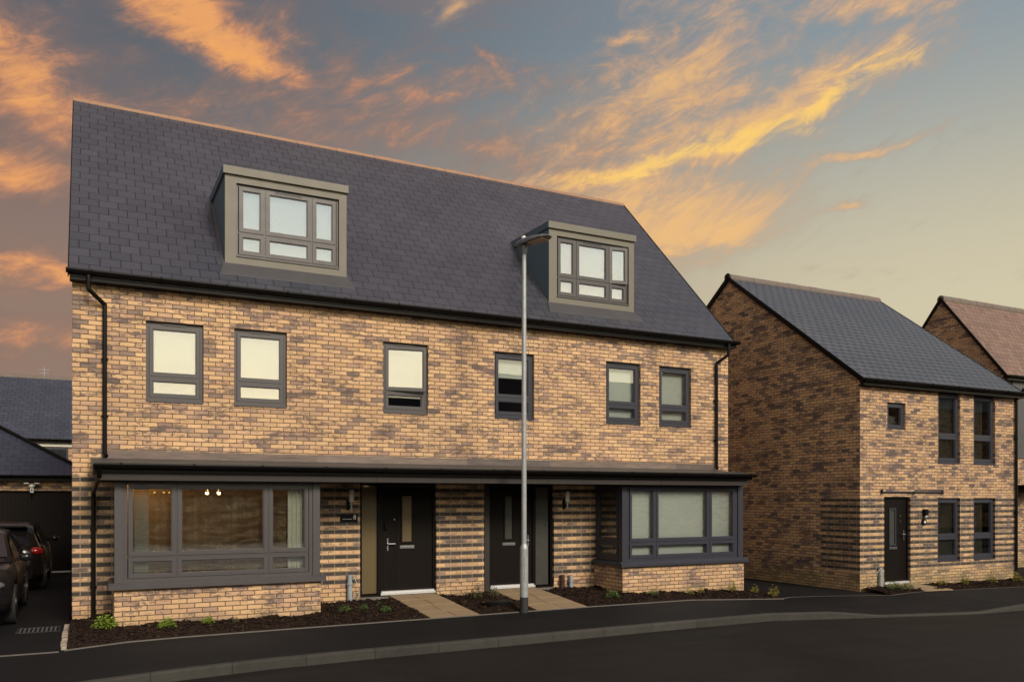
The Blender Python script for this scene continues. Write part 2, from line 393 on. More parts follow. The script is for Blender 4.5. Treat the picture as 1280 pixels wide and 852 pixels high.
def strip(name,fa,fb,mat,kind='structure',x=xs):
    mb=MB(); vs=[];fs=[]
    for q in x: vs+= [fa(q),fb(q)]
    for i in range(len(x)-1): fs.append((2*i,2*i+2,2*i+3,2*i+1))
    mb.add(vs,fs); o=mb.build(name,mat); tag(o,kind=kind); return o
strip('road',lambda x:(x,-12.5,rz(x)),lambda x:(x,ky(x)-.001,rz(x)),M['road'])
kt=lambda x: rz(x)+lerp(KT,x)
# bed / pavement boundary (front of the planting beds)
BF=[(-.30,-2.35),(0.05,-2.2),(.47,-2.02),(1.2,-1.93),(2.5,-1.88),(6,-1.80),(8.15,-1.74),(11.3,-1.80),(12.9,-1.80)]
def bf(x): return lerp(BF,x)
pv=sorted(set(xs+[-.30,.05,.47,1.2,6,8.15,11.3,12.9]))
strip('pavement',lambda x:(x,ky(x)+.125,kt(x)),lambda x:(x,(bf(x) if -.3<=x<=12.9 else -1.8 if x>12.9 else -2.4) ,g0(x)),M['pave'],x=pv)
def drv(name,x0,x1,y1,mat):
    xx=[q for q in pv if x0<q<x1]; xx=[x0]+xx+[x1]
    return strip(name,lambda x:(x,-2.4 if x<=-.3 else -1.8,g0(x)),lambda x:(x,y1,g0(x)),mat,x=xx)
drv('driveway',-14,-.30,12,M['drive']); drv('driveway',12.9,60,14,M['drive'])
# kerb
mb=MB(); vs=[];fs=[]
for q in xs:
    t=kt(q)+.004; y=ky(q)
    vs+=[(q,y,rz(q)-.1),(q,y,t-.02),(q,y+.02,t),(q,y+.125,t)]
for i in range(len(xs)-1):
    for k in range(3): fs.append((4*i+k,4*i+4+k,4*i+5+k,4*i+1+k))
mb.add(vs,fs); tag(mb.build('kerb',M['kerb']),kind='structure')
mb=MB(); 
mb.add([(-400,-400,-.6),(400,-400,-.6),(400,400,-.6),(-400,400,-.6)],[(0,1,2,3)])
tag(mb.build('ground',M['ground']),kind='structure')
strip('pavement',lambda x:(x,-40,rz(x)+.06),lambda x:(x,-12.5,rz(x)+.06),M['pave'])
# pale edging strip
mb=MB()
for i in range(len(pv)-1):
    a,b=pv[i],pv[i+1]
    if a<-.3 or b>12.9: continue
    mb.add([(a,bf(a)-.045,g0(a)-.05),(b,bf(b)-.045,g0(b)-.05),(b,bf(b)-.045,g0(b)+.012),(a,bf(a)-.045,g0(a)+.012),
            (b,bf(b)+.005,g0(b)+.012),(a,bf(a)+.005,g0(a)+.012),(b,bf(b)+.005,g0(b)-.05),(a,bf(a)+.005,g0(a)-.05)],[(0,1,2,3),(3,2,4,5),(5,4,6,7)])
tag(mb.build('path_edging',M['edging']),kind='structure')
# edging line between drive and pavement, and kerb set line on the right
mb=MB(); mb.box(-9,-.36,-2.47,-2.40,-.05,.006)
tag(mb.build('path_edging',M['edging']),kind='structure')
EP=[(12.92,-1.80),(13.3,-1.62),(14.2,-1.50),(15.2,-1.52),(16.4,-1.66),(17.2,-1.50),(17.9,-1.42),(18.8,-1.50),(20,-1.60),(22,-1.75),(26,-2.0)]
mb=MB()
for (a,ya),(b,yb) in zip(EP,EP[1:]):
    za,zb=g0(a)+.01,g0(b)+.01
    mb.add([(a,ya-.03,za),(b,yb-.03,zb),(b,yb+.03,zb),(a,ya+.03,za)],[(0,1,2,3)])
tag(mb.build('path_edging',M['edging']),kind='structure')

# ------------------------------------------------------------------ planting beds
P1=[(5.05,-1.80),(5.96,-1.80),(5.80,-.06),(4.90,-.06)]
P2=[(7.08,-1.79),(8.15,-1.74),(7.97,-.06),(7.02,-.06)]
def pathz(y): return .01+.20*max(0,min(1,(y+1.8)/1.75))
def inpath(x,y,P,m=.03):
    t=(y+1.8)/1.74; l=P[0][0]+(P[3][0]-P[0][0])*t; r=P[1][0]+(P[2][0]-P[1][0])*t
    return l-m<x<r+m
def bed(name,x0,x1,front,back,zbase,label,chips,paths=(),mound=.07):
    mb=MB(); nx=int((x1-x0)/.07); ny=26; vs=[];fs=[]
    def hz(x,y,t):
        e=min(1,(t)*6)*min(1,(1-t)*30+.3)
        z=zbase(x,t)+.012+mound*e*(.55+.9*mnoise.noise((x*1.7,y*2.2,0)))+.035*e*mnoise.noise((x*9,y*9,3))+.02*mnoise.noise((x*23,y*23,5))*e
        for P in paths:
            if inpath(x,y,P,.02): z=min(z,pathz(y)-.03)
        return z
    for i in range(nx+1):
        x=x0+(x1-x0)*i/nx
        for j in range(ny+1):
            t=j/ny; y=front(x)+(back-front(x))*t
            vs.append((x,y,hz(x,y,t)))
    for i in range(nx):
        for j in range(ny): a=i*(ny+1)+j; fs.append((a,a+ny+1,a+ny+2,a+1))
    mb.add(vs,fs,True)
    for k in range(chips):
        x=random.uniform(x0+.02,x1-.02); t=random.uniform(.02,.99); y=front(x)+(back-front(x))*t
        if any(inpath(x,y,P,.03) for P in paths): continue
        z=hz(x,y,t)+.006; L=random.uniform(.012,.034); W=random.uniform(.006,.013); H=.004
        mt=Matrix.Translation((x,y,z))@Matrix.Rotation(random.uniform(0,6.28),4,'Z')@Matrix.Rotation(random.uniform(-.8,.8),4,'X')@Matrix.Rotation(random.uniform(-.5,.5),4,'Y')
        vv=[mt@Vector(p) for p in ((-L,-W,-H),(L,-W,-H),(L,W,-H),(-L,W,-H),(-L,-W,H),(L,-W,H),(L,W,H),(-L,W,H))]
        mb.add(vv,[(4,5,6,7),(0,1,5,4),(1,2,6,5),(2,3,7,6),(3,0,4,7)])
    o=mb.build(name,M['mulchvar']); tag(o,label,'planting bed',kind='stuff'); return hz
def mulchvar():
    m,g,b=newmat('bark_chips'); r=g.node('ShaderNodeNewGeometry').outputs['Random Per Island']
    p=g.node('ShaderNodeTexCoord').outputs['Object']
    c=g.ramp(r,[(0,(.008,.005,.004)),(.5,(.018,.010,.007)),(.85,(.033,.018,.012)),(1,(.075,.045,.028))])
    c=g.mix(1,c,g.ramp(g.noise(p,40,4),[(.3,(.7,.7,.7)),(.7,(1.3,1.3,1.3))]),'MULTIPLY')
    g.put(b.inputs['Base Color'],c); b.inputs['Roughness'].default_value=.95; g.put(b.inputs['Normal'],g.bump(g.noise(p,60,4),.6,.01)); b.inputs['Specular IOR Level'].default_value=.2
    return m
M['mulchvar']=mulchvar()
HM=bed('mulch_bed',-.27,12.9,bf,0,lambda x,t:g0(x)+.10*t-(.02 if x<0 else 0),'dark bark mulch bed along the front of the large brick pair of houses',15000,(P1,P2))
P3=[(17.95,-1.42),(18.8,-1.50),(18.2,-.80),(17.28,-.80)]
def bedR(x): return lerp(EP,x)+.03
HR=bed('mulch_bed',16.45,17.9,bedR,-.79,lambda x,t:g0(x)+.05*t,'small dark mulch bed left of the path to the smaller house',1200,(),.05)
HR2=bed('mulch_bed',18.3,22.6,bedR,-.79,lambda x,t:g0(x)+.05*t,'dark mulch bed right of the path under the lower windows of the smaller house',2600,(),.05)
# edging stones on the left end of the bed
mb=MB(); y=-2.3
while y<-.1:
    l=random.uniform(.09,.2); mb.box(-.35+random.uniform(-.01,.01),-.275,y,y+l-.012,-.03,.03+random.uniform(0,.02)); y+=l
tag(mb.build('edging_stone',M['stone'],bevel=.008),'pale edging stones set in a row along the left end of the mulch bed','edging')

def flags(name,P,rows,label,z=pathz):
    th=thing(name,((P[0][0]+P[1][0])/2,(P[0][1]+P[3][1])/2,0),label,'garden path','flagstone paths to the front doors')
    for r in range(rows):
        for c in range(2):
            t0,t1=r/rows,(r+1)/rows; s0,s1=(0,.52) if (r%2==0) else (0,.46)
            if c==1: s0,s1=s1,1
            def pt(s,t):
                lx=P[0][0]+(P[3][0]-P[0][0])*t; rx=P[1][0]+(P[2][0]-P[1][0])*t
                ly=P[0][1]+(P[3][1]-P[0][1])*t; ry=P[1][1]+(P[2][1]-P[1][1])*t
                return (lx+(rx-lx)*s, ly+(ry-ly)*s)
            e=.006; pts=[pt(s0+e,t0+e),pt(s1-e,t0+e),pt(s1-e,t1-e),pt(s0+e,t1-e)]
            h=random.uniform(-.002,.002)
            mb=MB(); vs=[(x,y,z(y)-.05) for x,y in pts]+[(x,y,z(y)+.002+h) for x,y in pts]
            mb.add(vs,[(0,3,2,1),(4,5,6,7),(0,1,5,4),(1,2,6,5),(2,3,7,6),(3,0,4,7)])
            mb.build('flagstone',M['slab'],th,bevel=.004)
flags('garden_path',P1,4,'pale sandstone flag path leading up to the left black front door')
flags('garden_path',P2,4,'pale sandstone flag path behind the lamp post leading to the right-hand door of the pair')
flags('garden_path',P3,2,'short sandstone path to the door of the smaller house on the right',z=lambda y:-.225+.125*max(0,min(1,(y+1.45)/.65)))
# drain cover in bed, gully grate in drive
mb=MB(); zc=HM(6.56,-1.2,.33)
mb.cyl((6.56,-1.25,zc-.06),(6.56,-1.25,.13),.30,.30,28); mb.cyl((6.56,-1.25,.13),(6.56,-1.25,.145),.24,.24,24)
tag(mb.build('inspection_cover',M['black'],origin=(6.56,-1.25,0)),'round dark inspection cover sunk in the mulch between the two paths','drain cover')
th=thing('drain_grate',(-.66,-.25,0),'small slotted drain grate in the driveway beside the brick corner','drain grate')
mb=MB(); mb.ring(-.98,-.40,-.12+.0,.0,.02,0,0.001)
mb=MB()
fr=MB(); fr.box(-.98,-.40,-.52,-.50,0,.012); fr.box(-.98,-.40,-.02,0,0,.012); fr.box(-.98,-.96,-.5,-.02,0,.012); fr.box(-.42,-.40,-.5,-.02,0,.012); fr.build('grate_frame',M['rubber'],th)
for i in range(9): mb.box(-.945+i*.058,-.92+i*.058,-.5,-.02,0,.010)
mb.build('grate_bars',M['head'],th)

# ------------------------------------------------------------------ windows
def sash(parent,Mx,a0,a1,z0,z1,frame,glass,w=.052,open_deg=0,hinge='L',y=0.0,gy=.03,names=('sash','pane')):
    MM=Mx
    if open_deg:
        h=a0 if hinge=='L' else a1
        MM=Mx@Matrix.Translation((h,y,0))@Matrix.Rotation(R(-open_deg if hinge=='L' else open_deg),4,'Z')@Matrix.Translation((-h,-y,0))
    mb=MB(MM); mb.ring(a0,a1,z0,z1,w,y-.008,y+.045)
    mb.ring(a0+w,a1-w,z0+w,z1-w,.014,y+.010,y+.040)
    mb.build(names[0],frame,parent)
    g=MB(MM); g.box(a0+w+.006,a1-w-.006,y+gy-.006,y+gy,z0+w+.006,z1-w-.006); g.build(names[1],glass,parent)
def window(parent,Mx,a0,a1,z0,z1,split,frame,glass,name='window',y=.06,blind=None,sill=True,vent=True,openu=0,glass2=None,hinge='L',fw=.045,blind2='same',bfrac=1.0):
    """two-light window: opening light over a fixed light. split = z of the transom"""
    mb=MB(Mx)
    mb.ring(a0,a1,z0,z1,fw,y,y+.07,wb=.075,wt=.06); mb.box(a0+fw,a1-fw,y,y+.07,split-.014,split+.014)
    win=mb.build(name,frame,parent)
    sash(win,Mx,a0+fw+.006,a1-fw-.006,split+.016,z1-.062,frame,glass,y=y,open_deg=openu,hinge=hinge)
    sash(win,Mx,a0+fw+.006,a1-fw-.006,z0+.078,split-.016,frame,glass2 or glass,y=y)
    if sill:
        s=MB(Mx); s.prism([(-.02,z0-.008),(y-.002,z0+.0),(y-.002,z0+.035),(-.02,z0+.022)],a0+.004,a1-.004); s.build('sill',frame,win)
    if vent:
        s=MB(Mx); s.box(a0+.26,a1-.26,y-.014,y-.001,z1-.042,z1-.018); s.build('trickle_vent',frame,win)
    if blind:
        zb=split+.02+(z1-split)*(1-bfrac)
        s=MB(Mx); s.box(a0+.03,a1-.03,y+.115,y+.120,zb,z1-.02)
        if bfrac<1: s.cyl((a0+.03,y+.117,zb),(a1-.03,y+.117,zb),.016)
        s.build('blind',blind,win)
        b2=blind if blind2=='same' else blind2
        if b2: s=MB(Mx); s.box(a0+.03,a1-.03,y+.122,y+.127,z0+.03,split-.0); s.build('blind',b2,win)
    return win
def grid_window(parent,Mx,cols,z0,z1,split,frame,glass,name,y=0.0,fw=.05,blind=None,openidx=None,sashw=.055,openu=0):
    """cols: x edges of the lights, two rows"""
    a0,a1=cols[0]-fw,cols[-1]+fw
    mb=MB(Mx); mb.ring(a0,a1,z0,z1,fw,y,y+.08)
    for c in cols[1:-1]: mb.box(c-.012,c+.012,y-.003,y+.08,z0+fw,z1-fw)
    for p,q in zip(cols,cols[1:]):
        l=p+(.012 if p!=cols[0] else 0); r=q-(.012 if q!=cols[-1] else 0)
        mb.box(l,r,y,y+.08,split-.012,split+.012)
    win=mb.build(name,frame,parent)
    for i,(p,q) in enumerate(zip(cols,cols[1:])):
        for k,(c,d) in enumerate(((split+.014,z1-fw-.002),(z0+fw+.002,split-.014))):
            op=openu if openidx==(i,k) else 0
            sash(win,Mx,p+.014,q-.014,c,d,frame,glass,w=sashw,y=y-.004,open_deg=op,hinge='L')
            if blind:
                s=MB(Mx); s.box(p+.01,q-.01,y+.10,y+.104,c,d); s.build('blind',blind,win)
    return win

# ------------------------------------------------------------------ the pair of houses
X0,X1,YB,ZE=-.25,13.02,8.85,5.42
RY,RZT=4.32,10.10; EY,EZ=-.20,5.50
slope=(RZT-EZ)/(RY-EY)
H=thing('semi_detached_house',(6.38,0,0),'large buff brick pair of houses with a tall slate roof and two dormers','house')
WN=[(.81,1.695),(2.185,3.07),(4.82,5.70),(7.09,7.98),(9.70,10.585),(11.08,11.96)]
WZ=(3.57,4.88)
D1=(4.38,5.87,.19,2.27); D2=(6.87,8.44,.19,2.27); B1=(.50,3.20,.20,2.24); B2=(9.60,12.20,.20,2.24)
holes=[(a,b,*WZ) for a,b in WN]+[D1,D2,B1,B2]
mb=MB(); facade(mb,X0,X1,-.1,ZE,holes,.27)
# gables and back
for x in (X0,X1):
    mb.add([(x,0,-.35),(x,YB-.2,-.35),(x,YB-.2,ZE),(x,RY,RZT-.14),(x,0,ZE)],[(0,1,2,3,4)])
mb.add([(X0,YB-.2,-.35),(X1,YB-.2,-.35),(X1,YB-.2,ZE),(X0,YB-.2,ZE)],[(0,1,2,3)])
mb.add([(X0,0,-.35),(X1,0,-.35),(X1,0,-.1),(X0,0,-.1)],[(0,1,2,3)])
mb.build('wall',M['brick'],H)
# inner lining, floors and partitions
mb=MB(); mb.M=FRONT(.27); facade(mb,X0+.3,X1-.3,.2,ZE,holes,.01); mb.M=Matrix.Identity(4)
for x in (X0+.3,X1-.3): mb.add([(x,.27,.2),(x,8.3,.2),(x,8.3,ZE),(x,.27,ZE)],[(0,1,2,3)])
mb.box(6.30,6.48,.28,8.3,.2,ZE); mb.box(X0+.3,X1-.3,4.2,4.3,.2,2.45); mb.box(X0+.3,X1-.3,3.6,3.7,2.7,5.3)
mb.box(4.20,4.30,.28,4.2,.2,2.45); mb.box(8.50,8.6,.28,4.2,.2,2.45)
mb.box(X0+.3,X1-.3,.28,8.3,2.45,2.68)
for x in (4.05,8.6,10.9,1.94): mb.box(x-.05,x+.05,.28,3.6,2.7,5.3)
mb.build('interior_walls',M['plaster'],H)
mb=MB(); mb.box(X0+.3,X1-.3,.28,8.3,.1,.2); mb.box(.5,3.2,-.95,.28,.1,.2); mb.box(9.6,12.2,-.95,.28,.1,.2); mb.box(X0+.3,X1-.3,.0+.28,8.3,5.31,5.40); mb.build('floor',M['floorin'],H)
# main roof
def roof(name,x0,x1,ey,ez,ry,rz,by,mat,parent,th=.05,under=None):
    s=(rz-ez)/(ry-ey); n=Vector((0,-s,1)).normalized()*th
    mb=MB()
    be=ez-(0); 
    mb.add([(x0,ey,ez),(x1,ey,ez),(x1,ry,rz),(x0,ry,rz),(x0,ey,ez-th*1.2),(x1,ey,ez-th*1.2),(x1,ry,rz-th*1.5),(x0,ry,rz-th*1.5)],
           [(0,1,2,3),(7,6,5,4),(0,4,5,1),(1,5,6,2),(3,7,4,0)])
    mb.add([(x1,by,ez),(x0,by,ez),(x0,ry,rz),(x1,ry,rz),(x1,by,ez-th*1.2),(x0,by,ez-th*1.2),(x0,ry,rz-th*1.5),(x1,ry,rz-th*1.5)],
           [(0,1,2,3),(7,6,5,4),(0,4,5,1),(1,5,6,2),(3,7,4,0)])
    return mb.build(name,mat,parent)
rf=roof('roof',-.30,13.075,EY,EZ,RY,RZT,2*RY-EY,M['slate'],H)
# verge trims
def verge(x,ey,ez,ry,rz,by,w,parent,mat,d=.11,o=.012):
    mb=MB()
    for (a,b,c,e) in ((ey,ez,ry,rz),(by,ez,ry,rz)):
        mb.add([(x-w,a,b+o),(x+w,a,b+o),(x+w,c,e+o),(x-w,c,e+o),(x-w,a,b-d),(x+w,a,b-d),(x+w,c,e-d),(x-w,c,e-d)],
               [(0,1,2,3),(4,7,6,5),(0,4,5,1),(1,5,6,2),(2,6,7,3),(3,7,4,0)])
    return mb.build('verge',mat,parent)
verge(-.30,EY,EZ,RY,RZT,2*RY-EY,.008,rf,M['black'],d=.09,o=.004); verge(13.08,EY,EZ,RY,RZT,2*RY-EY,.012,rf,M['black'])
def ridge(x0,x1,y,z,mat,parent,L=.45,r=.125):
    mb=MB(); x=x0; k=0
    while x<x1-.02:
        e=min(x+L,x1); rr=r+random.uniform(-.003,.004); dz=random.uniform(-.004,.004)
        pts=[]
        for i in range(9):
            a=math.pi*(i/8); pts.append((y+rr*1.05*math.cos(a),z-.06+dz+rr*math.sin(a)))
        pts+= [(y-rr,z-.14),(y+rr,z-.14)]
        mb.prism(pts,x+.006,e-.006)
        mb.prism([(y+(q-y)*.96,z-.06+(w-z+.06)*.96) for q,w in pts],e-.008,e+.008) if e<x1-.02 else None
        x=e;k+=1
    return mb.build('ridge_tiles',mat,parent)
ridge(-.31,13.08,RY,RZT-.02,M['ridge'],rf,r=.085)
# gutter, soffit, downpipes
def gutter(x0,x1,y,z,parent,name='gutter',r=.058,stops=True,br=1.0):
    mb=MB(); n=10
    prof=[(y-r*math.cos(math.pi*i/n),z-r*1.25*math.sin(math.pi*i/n)) for i in range(n+1)]
    inner=[(y-(r-.006)*math.cos(math.pi*i/n),z-(r-.006)*1.25*math.sin(math.pi*i/n)) for i in range(n,-1,-1)]
    vs=[];m=len(prof)+len(inner)
    for x in (x0,x1): vs+=[(x,a,b) for a,b in prof+inner]
    mb.add(vs,[(i,(i+1)%m,m+(i+1)%m,m+i) for i in range(m)],True)
    mb.add([(x0,a,b) for a,b in prof],[tuple(range(len(prof)))]); mb.add([(x1,a,b) for a,b in prof],[tuple(range(len(prof)))])
    x=x0+.35
    while x<x1:
        pr=[(y-(r+.008)*math.cos(math.pi*i/n),z+.004-(r+.008)*1.25*math.sin(math.pi*i/n)) for i in range(n+1)]
        mb.prism(pr,x-.012,x+.012); x+=br
    return mb.build(name,M['black'],parent)
gutter(-.33,13.12,-.262,5.53,H)
mb=MB(); mb.box(-.28,13.06,-.195,-.175,5.38,5.53); mb.box(-.28,13.06,-.175,.0,5.38,5.40); mb.build('fascia',M['black'],H)
def dpipe(pts,parent,clips=(),r=.034,wy=0):
    mb=MB(); mb.pipe(pts,r)
    for (x,y,z) in clips: mb.cyl((x,y,z-.02),(x,y,z+.02),r+.008); mb.box(x-.05,x+.05,y,y+.06,z-.012,z+.012)
    return mb.build('downpipe',M['black'],parent)
dpipe([(-.02,-.25,5.46),(-.02,-.25,5.36),(-.02,-.24,5.24),(.21,-.055,5.06),(.21,-.055,2.70),(.23,-.10,2.66)],H,[(.21,-.055,4.2),(.21,-.055,3.3)])
dpipe([(12.82,-.25,5.46),(12.82,-.25,5.36),(12.82,-.24,5.22),(12.64,-.055,5.04),(12.64,-.055,2.70),(12.62,-.10,2.66)],H,[(12.64,-.055,4.2),(12.64,-.055,3.3)])
dpipe([(.12,-1.36,2.44),(.12,-1.27,2.32),(.05,-.20,2.10),(.05,-.06,2.02),(.05,-.055,.02)],H,[(.05,-.055,1.5),(.05,-.055,.6)])
# canopy
mb=MB(); mb.prism([(-.004,2.635),(-1.315,2.515),(-1.315,2.49),(-.004,2.60)],.02,12.56); mb.build('canopy_roof',M['canopytop'],H)
mb=MB(); mb.prism([(-.004,2.599),(-1.30,2.485),(-1.30,2.375),(-.004,2.375)],.04,12.54); 
mb.build('canopy_soffit',M['black'],H)
mb=MB(); mb.box(.10,12.45,-1.245,-1.20,2.262,2.374); mb.box(.10,.14,-1.20,-.004,2.262,2.374); mb.box(12.41,12.45,-1.20,-.004,2.262,2.374); 
for x in (1.8,4.3,7.6,10.2): mb.box(x-.006,x+.006,-1.252,-1.245,2.265,2.372)
mb.build('canopy_fascia',M['fascia'],H)
mb=MB(); mb.box(.14,12.41,-1.20,-.004,2.275,2.29); mb.build('canopy_soffit',M['frame_dark'],H)
gutter(.05,12.56,-1.366,2.507,H,r=.062)
for a,b in ((.24,1.85),(1.85,3.9),(3.9,6.2),(6.2,8.3),(8.3,10.4),(10.4,12.58)):
    pass
mb=MB()
edges=[.24,1.75,3.6,5.2,6.5,8.3,10.2,11.5,12.58]
for a,b in zip(edges,edges[1:]): mb.box(a,b+.03,-.010-random.uniform(0,.004),-.001,2.62,2.765+random.uniform(-.006,.006))
mb.box(.16,.24,-.010,-.001,2.62,2.86)
mb.build('lead_flashing',M['lead'],H)
# bays
def bay(x0,x1,parent,blind,glass,cols,frame,side=False,lab=None):
    y=-1.05
    w=MB(M=Matrix.Identity(4))
    w.box(x0,x1,y,y+.1,-.35,.64); w.box(x0,x0+.1,y+.1,-.001,-.35,.64); w.box(x1-.1,x1,y+.1,-.001,-.35,.64)
    w.build('bay_wall',M['brick_plain'],parent)
    c=MB(); c.prism([(y-.075,.635),(y+.05,.64),(y+.05,.735),(y-.03,.73),(y-.075,.69)],x0-.075,x1+.075)
    c.prism([(x0-.075,.635),(x0+.05,.64),(x0+.05,.73),(x0-.03,.725),(x0-.075,.69)],y+.05,-.002,'Y')
    c.prism([(x1+.075,.635),(x1-.05,.64),(x1-.05,.73),(x1+.03,.725),(x1+.075,.69)],y+.05,-.002,'Y')
    bw=grid_window(parent,FRONT(y+.045),cols,.73,2.262,1.11,frame,glass,'bay_window',y=0,fw=.06,blind=blind,sashw=.052)
    c.build('sill',frame,bw)
    a0,a1=cols[0]-.06,cols[-1]+.06
    for u0,u1 in ((x0+.005,a0),(a1,x1-.005)): p=MB(); p.box(u0,u1,y+.02,y+.13,.735,2.262); p.build('corner_post',frame,bw)
    grid_window(bw,SIDE_L(x0+.035),[.08,.86],.73,2.262,1.11,frame,glass,'side_light',y=0,fw=.055,blind=blind,sashw=.05) if False else None
    for SM,xx,sgn in ((SIDE_L,x0+.03,1),(SIDE_R,x1-.03,-1)):
        Mx=SM(xx); q0,q1=(.02,.92) if sgn==1 else (-.92,-.02)
        fr=MB(Mx); fr.ring(q0,q1,.735,2.26,.07,0,.07); fr.box(q0+.07,q1-.07,0,.07,1.095,1.135)
        s=fr.build('side_light',frame,parent)
        for c0,c1 in ((1.137,2.188),(.807,1.093)):
            sash(s,Mx,q0+.072,q1-.072,c0,c1,frame,glass,w=.05,y=-.002)
            if blind: k=MB(Mx); k.box(q0+.09,q1-.09,.10,.104,c0,c1); k.build('blind',blind,s)
    return bw
bw1=bay(.32,3.40,H,None,M['glass_bay'],[.50,1.19,2.56,3.22],M['frame'])
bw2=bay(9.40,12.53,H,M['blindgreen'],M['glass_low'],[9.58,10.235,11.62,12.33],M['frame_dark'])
# venetian strip and curtain inside left bay
mb=MB()
for i in range(58): z=.80+i*.0245; mb.box(.60,.80,-.90,-.875,z,z+.014)
mb.build('venetian_blind',M['blind'],bw1)
mb=MB()
for i in range(9): x=2.92+i*.035; mb.cyl((x,-.86+.02*(i%2),.78),(x,-.86+.02*(i%2),2.25),.022,n=8)
mb.build('curtain',M['curtain'],bw1)
def hazemat():  # streaky reflection haze put into the opacity of an added sheet
    m,g,b=newmat('haze_sheet'); g.n.remove(b); out=[n for n in g.n if n.type=='OUTPUT_MATERIAL'][0]
    S=g.sep(g.node('ShaderNodeTexCoord').outputs['Object'])
    n=g.noise(g.xyz(g.mul(S[0],9),0.0,g.mul(S[2],.25)),1.0,4,.6); n2_=g.noise(g.xyz(g.mul(S[0],.9),3.0,g.mul(S[2],3.2)),1.6,5,.6,1.5)
    tr=g.node('ShaderNodeBsdfTransparent'); df=g.node('ShaderNodeBsdfDiffuse'); df.inputs[0].default_value=(.46,.37,.27,1); tl=g.node('ShaderNodeBsdfTranslucent'); tl.inputs[0].default_value=(.6,.48,.33,1)
    a=g.node('ShaderNodeMixShader'); a.inputs[0].default_value=.4; g.l.new(df.outputs[0],a.inputs[1]); g.l.new(tl.outputs[0],a.inputs[2])
    mx_=g.node('ShaderNodeMixShader'); g.put(mx_.inputs[0],g.add(.10,g.add(g.mul(g.step(n,.3,.7),.16),g.mul(g.step(n2_,.40,.62),.34)))); g.l.new(tr.outputs[0],mx_.inputs[1]); g.l.new(a.outputs[0],mx_.inputs[2]); g.l.new(mx_.outputs[0],out.inputs[0]); return m
mb=MB(); N_=120; vs=[]
for i in range(N_+1): x=.80+2.45*i/N_; y=-.80+.018*math.sin(i*1.1)+.01*math.sin(i*.37); vs+=[(x,y,.76),(x,y,2.25)]
mb.add(vs,[(2*i,2*i+2,2*i+3,2*i+1) for i in range(N_)],True); mb.build('haze_sheet',hazemat(),bw1)  # sheer sheet added for the hazy street reflections in the left bay panes
# upstairs windows
zs=WZ[0]+.41
fr=M['frame']
cfg=[dict(blind=M['blind'],glass=M['glass']),dict(blind=M['blind'],glass=M['glass']),dict(blind=M['blind'],glass=M['glass'],glass2=M['glass_low'],openu=9,hinge='L',blind2=None),
     dict(blind=M['blindgreen'],glass=M['glass_low'],bfrac=.55,blind2=None),dict(blind=M['blindgreen'],glass=M['glass_low']),dict(blind=M['blindgreen'],glass=M['glass_low'])]
for i,((a,b),c) in enumerate(zip(WN,cfg)):
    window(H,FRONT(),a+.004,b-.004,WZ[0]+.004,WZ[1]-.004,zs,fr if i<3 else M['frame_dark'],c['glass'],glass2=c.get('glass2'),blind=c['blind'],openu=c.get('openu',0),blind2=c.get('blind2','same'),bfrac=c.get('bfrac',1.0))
# dormers
def dormer(x0,x1,openidx=None):
    y=.32; zr=lambda yy: EZ+slope*(yy-EY); yr=lambda z: EY+(z-EZ)/slope
    zb,zt=5.97,7.60
    d=MB(FRONT(y)); facade(d,x0,x1,zb,zt,[(x0+.19,x1-.14,6.20,7.47)],.12)
    dm=d.build('dormer',M['dormer'],H)
    for x,s in ((x0,1),(x1,-1)):
        xx=x+.001*s; c=MB()
        c.add([(xx,y+.004,zb),(xx,y+.004,zt),(xx,yr(zt)+.05,zt),(xx+.05*s,y+.004,zb),(xx+.05*s,y+.004,zt),(xx+.05*s,yr(zt)+.05,zt)],[(0,1,2),(5,4,3),(0,3,4,1)])
        c.build('dormer_cheek',M['cheek'],dm)
    c=MB(); c.prism([(y-.05,7.60),(yr(7.60)+.15,7.60),(yr(7.76)+.15,7.78),(y-.05,7.735)],x0-.03,x1+.02); 
    rfm=c.build('dormer_roof',M['dormer'],dm)
    c=MB(); 
    for xx in (x0-.037,x1+.021):
        c=MB(); c.prism([(y-.045,7.60),(yr(7.60)+.1,7.60),(yr(7.76)+.1,7.755),(y-.045,7.735)],xx,xx+.006); c.build('side_trim',M['cheek'],rfm)
    # apron flashing follows the slates
    c=MB(); nrm=.018
    c.add([(x0-.02,y+.02,zr(y)+.06),(x1+.02,y+.02,zr(y)+.06),(x1+.10,EY+.30,zr(EY+.30)+.012),(x0-.10,EY+.30,zr(EY+.30)+.012),
           (x0-.02,y+.02,zr(y)+.04),(x1+.02,y+.02,zr(y)+.04),(x1+.10,EY+.30,zr(EY+.30)+.004),(x0-.10,EY+.30,zr(EY+.30)+.004)],[(0,1,2,3),(7,6,5,4),(2,6,7,3),(1,5,6,2),(0,3,7,4)])
    for s,xx in ((-1,x0),(1,x1)):
        c.add([(xx,y,zr(y)+.03),(xx,1.8,zr(1.8)+.03),(xx+s*.05,1.8,zr(1.8)+.008),(xx+s*.05,y,zr(y)+.008)],[(0,1,2,3)])
    c.build('apron_flashing',M['flash'],dm)
    a,b=x0+.19,x1-.14; W=b-a
    cols=[a+.035,a+.035+(W-.07)*.262,a+.035+(W-.07)*.738,b-.035]
    gw=grid_window(dm,FRONT(y+.05),cols,6.215,7.465,6.63,fr,M['glass_hi'],'window_frame',y=0,fw=.033,blind=M['blind'],openidx=openidx,openu=10,sashw=.062)
    s=MB(FRONT(y+.05)); s.box(cols[1]+.18,cols[2]-.18,-.016,-.004,7.405,7.428); s.build('trickle_vent',M['frame_dark'],gw)
    s=MB(FRONT(y)); s.prism([(-.02,6.19),(.06,6.20),(.06,6.222),(-.02,6.21)],a-.0,b+.0); s.build('sill',fr,gw)
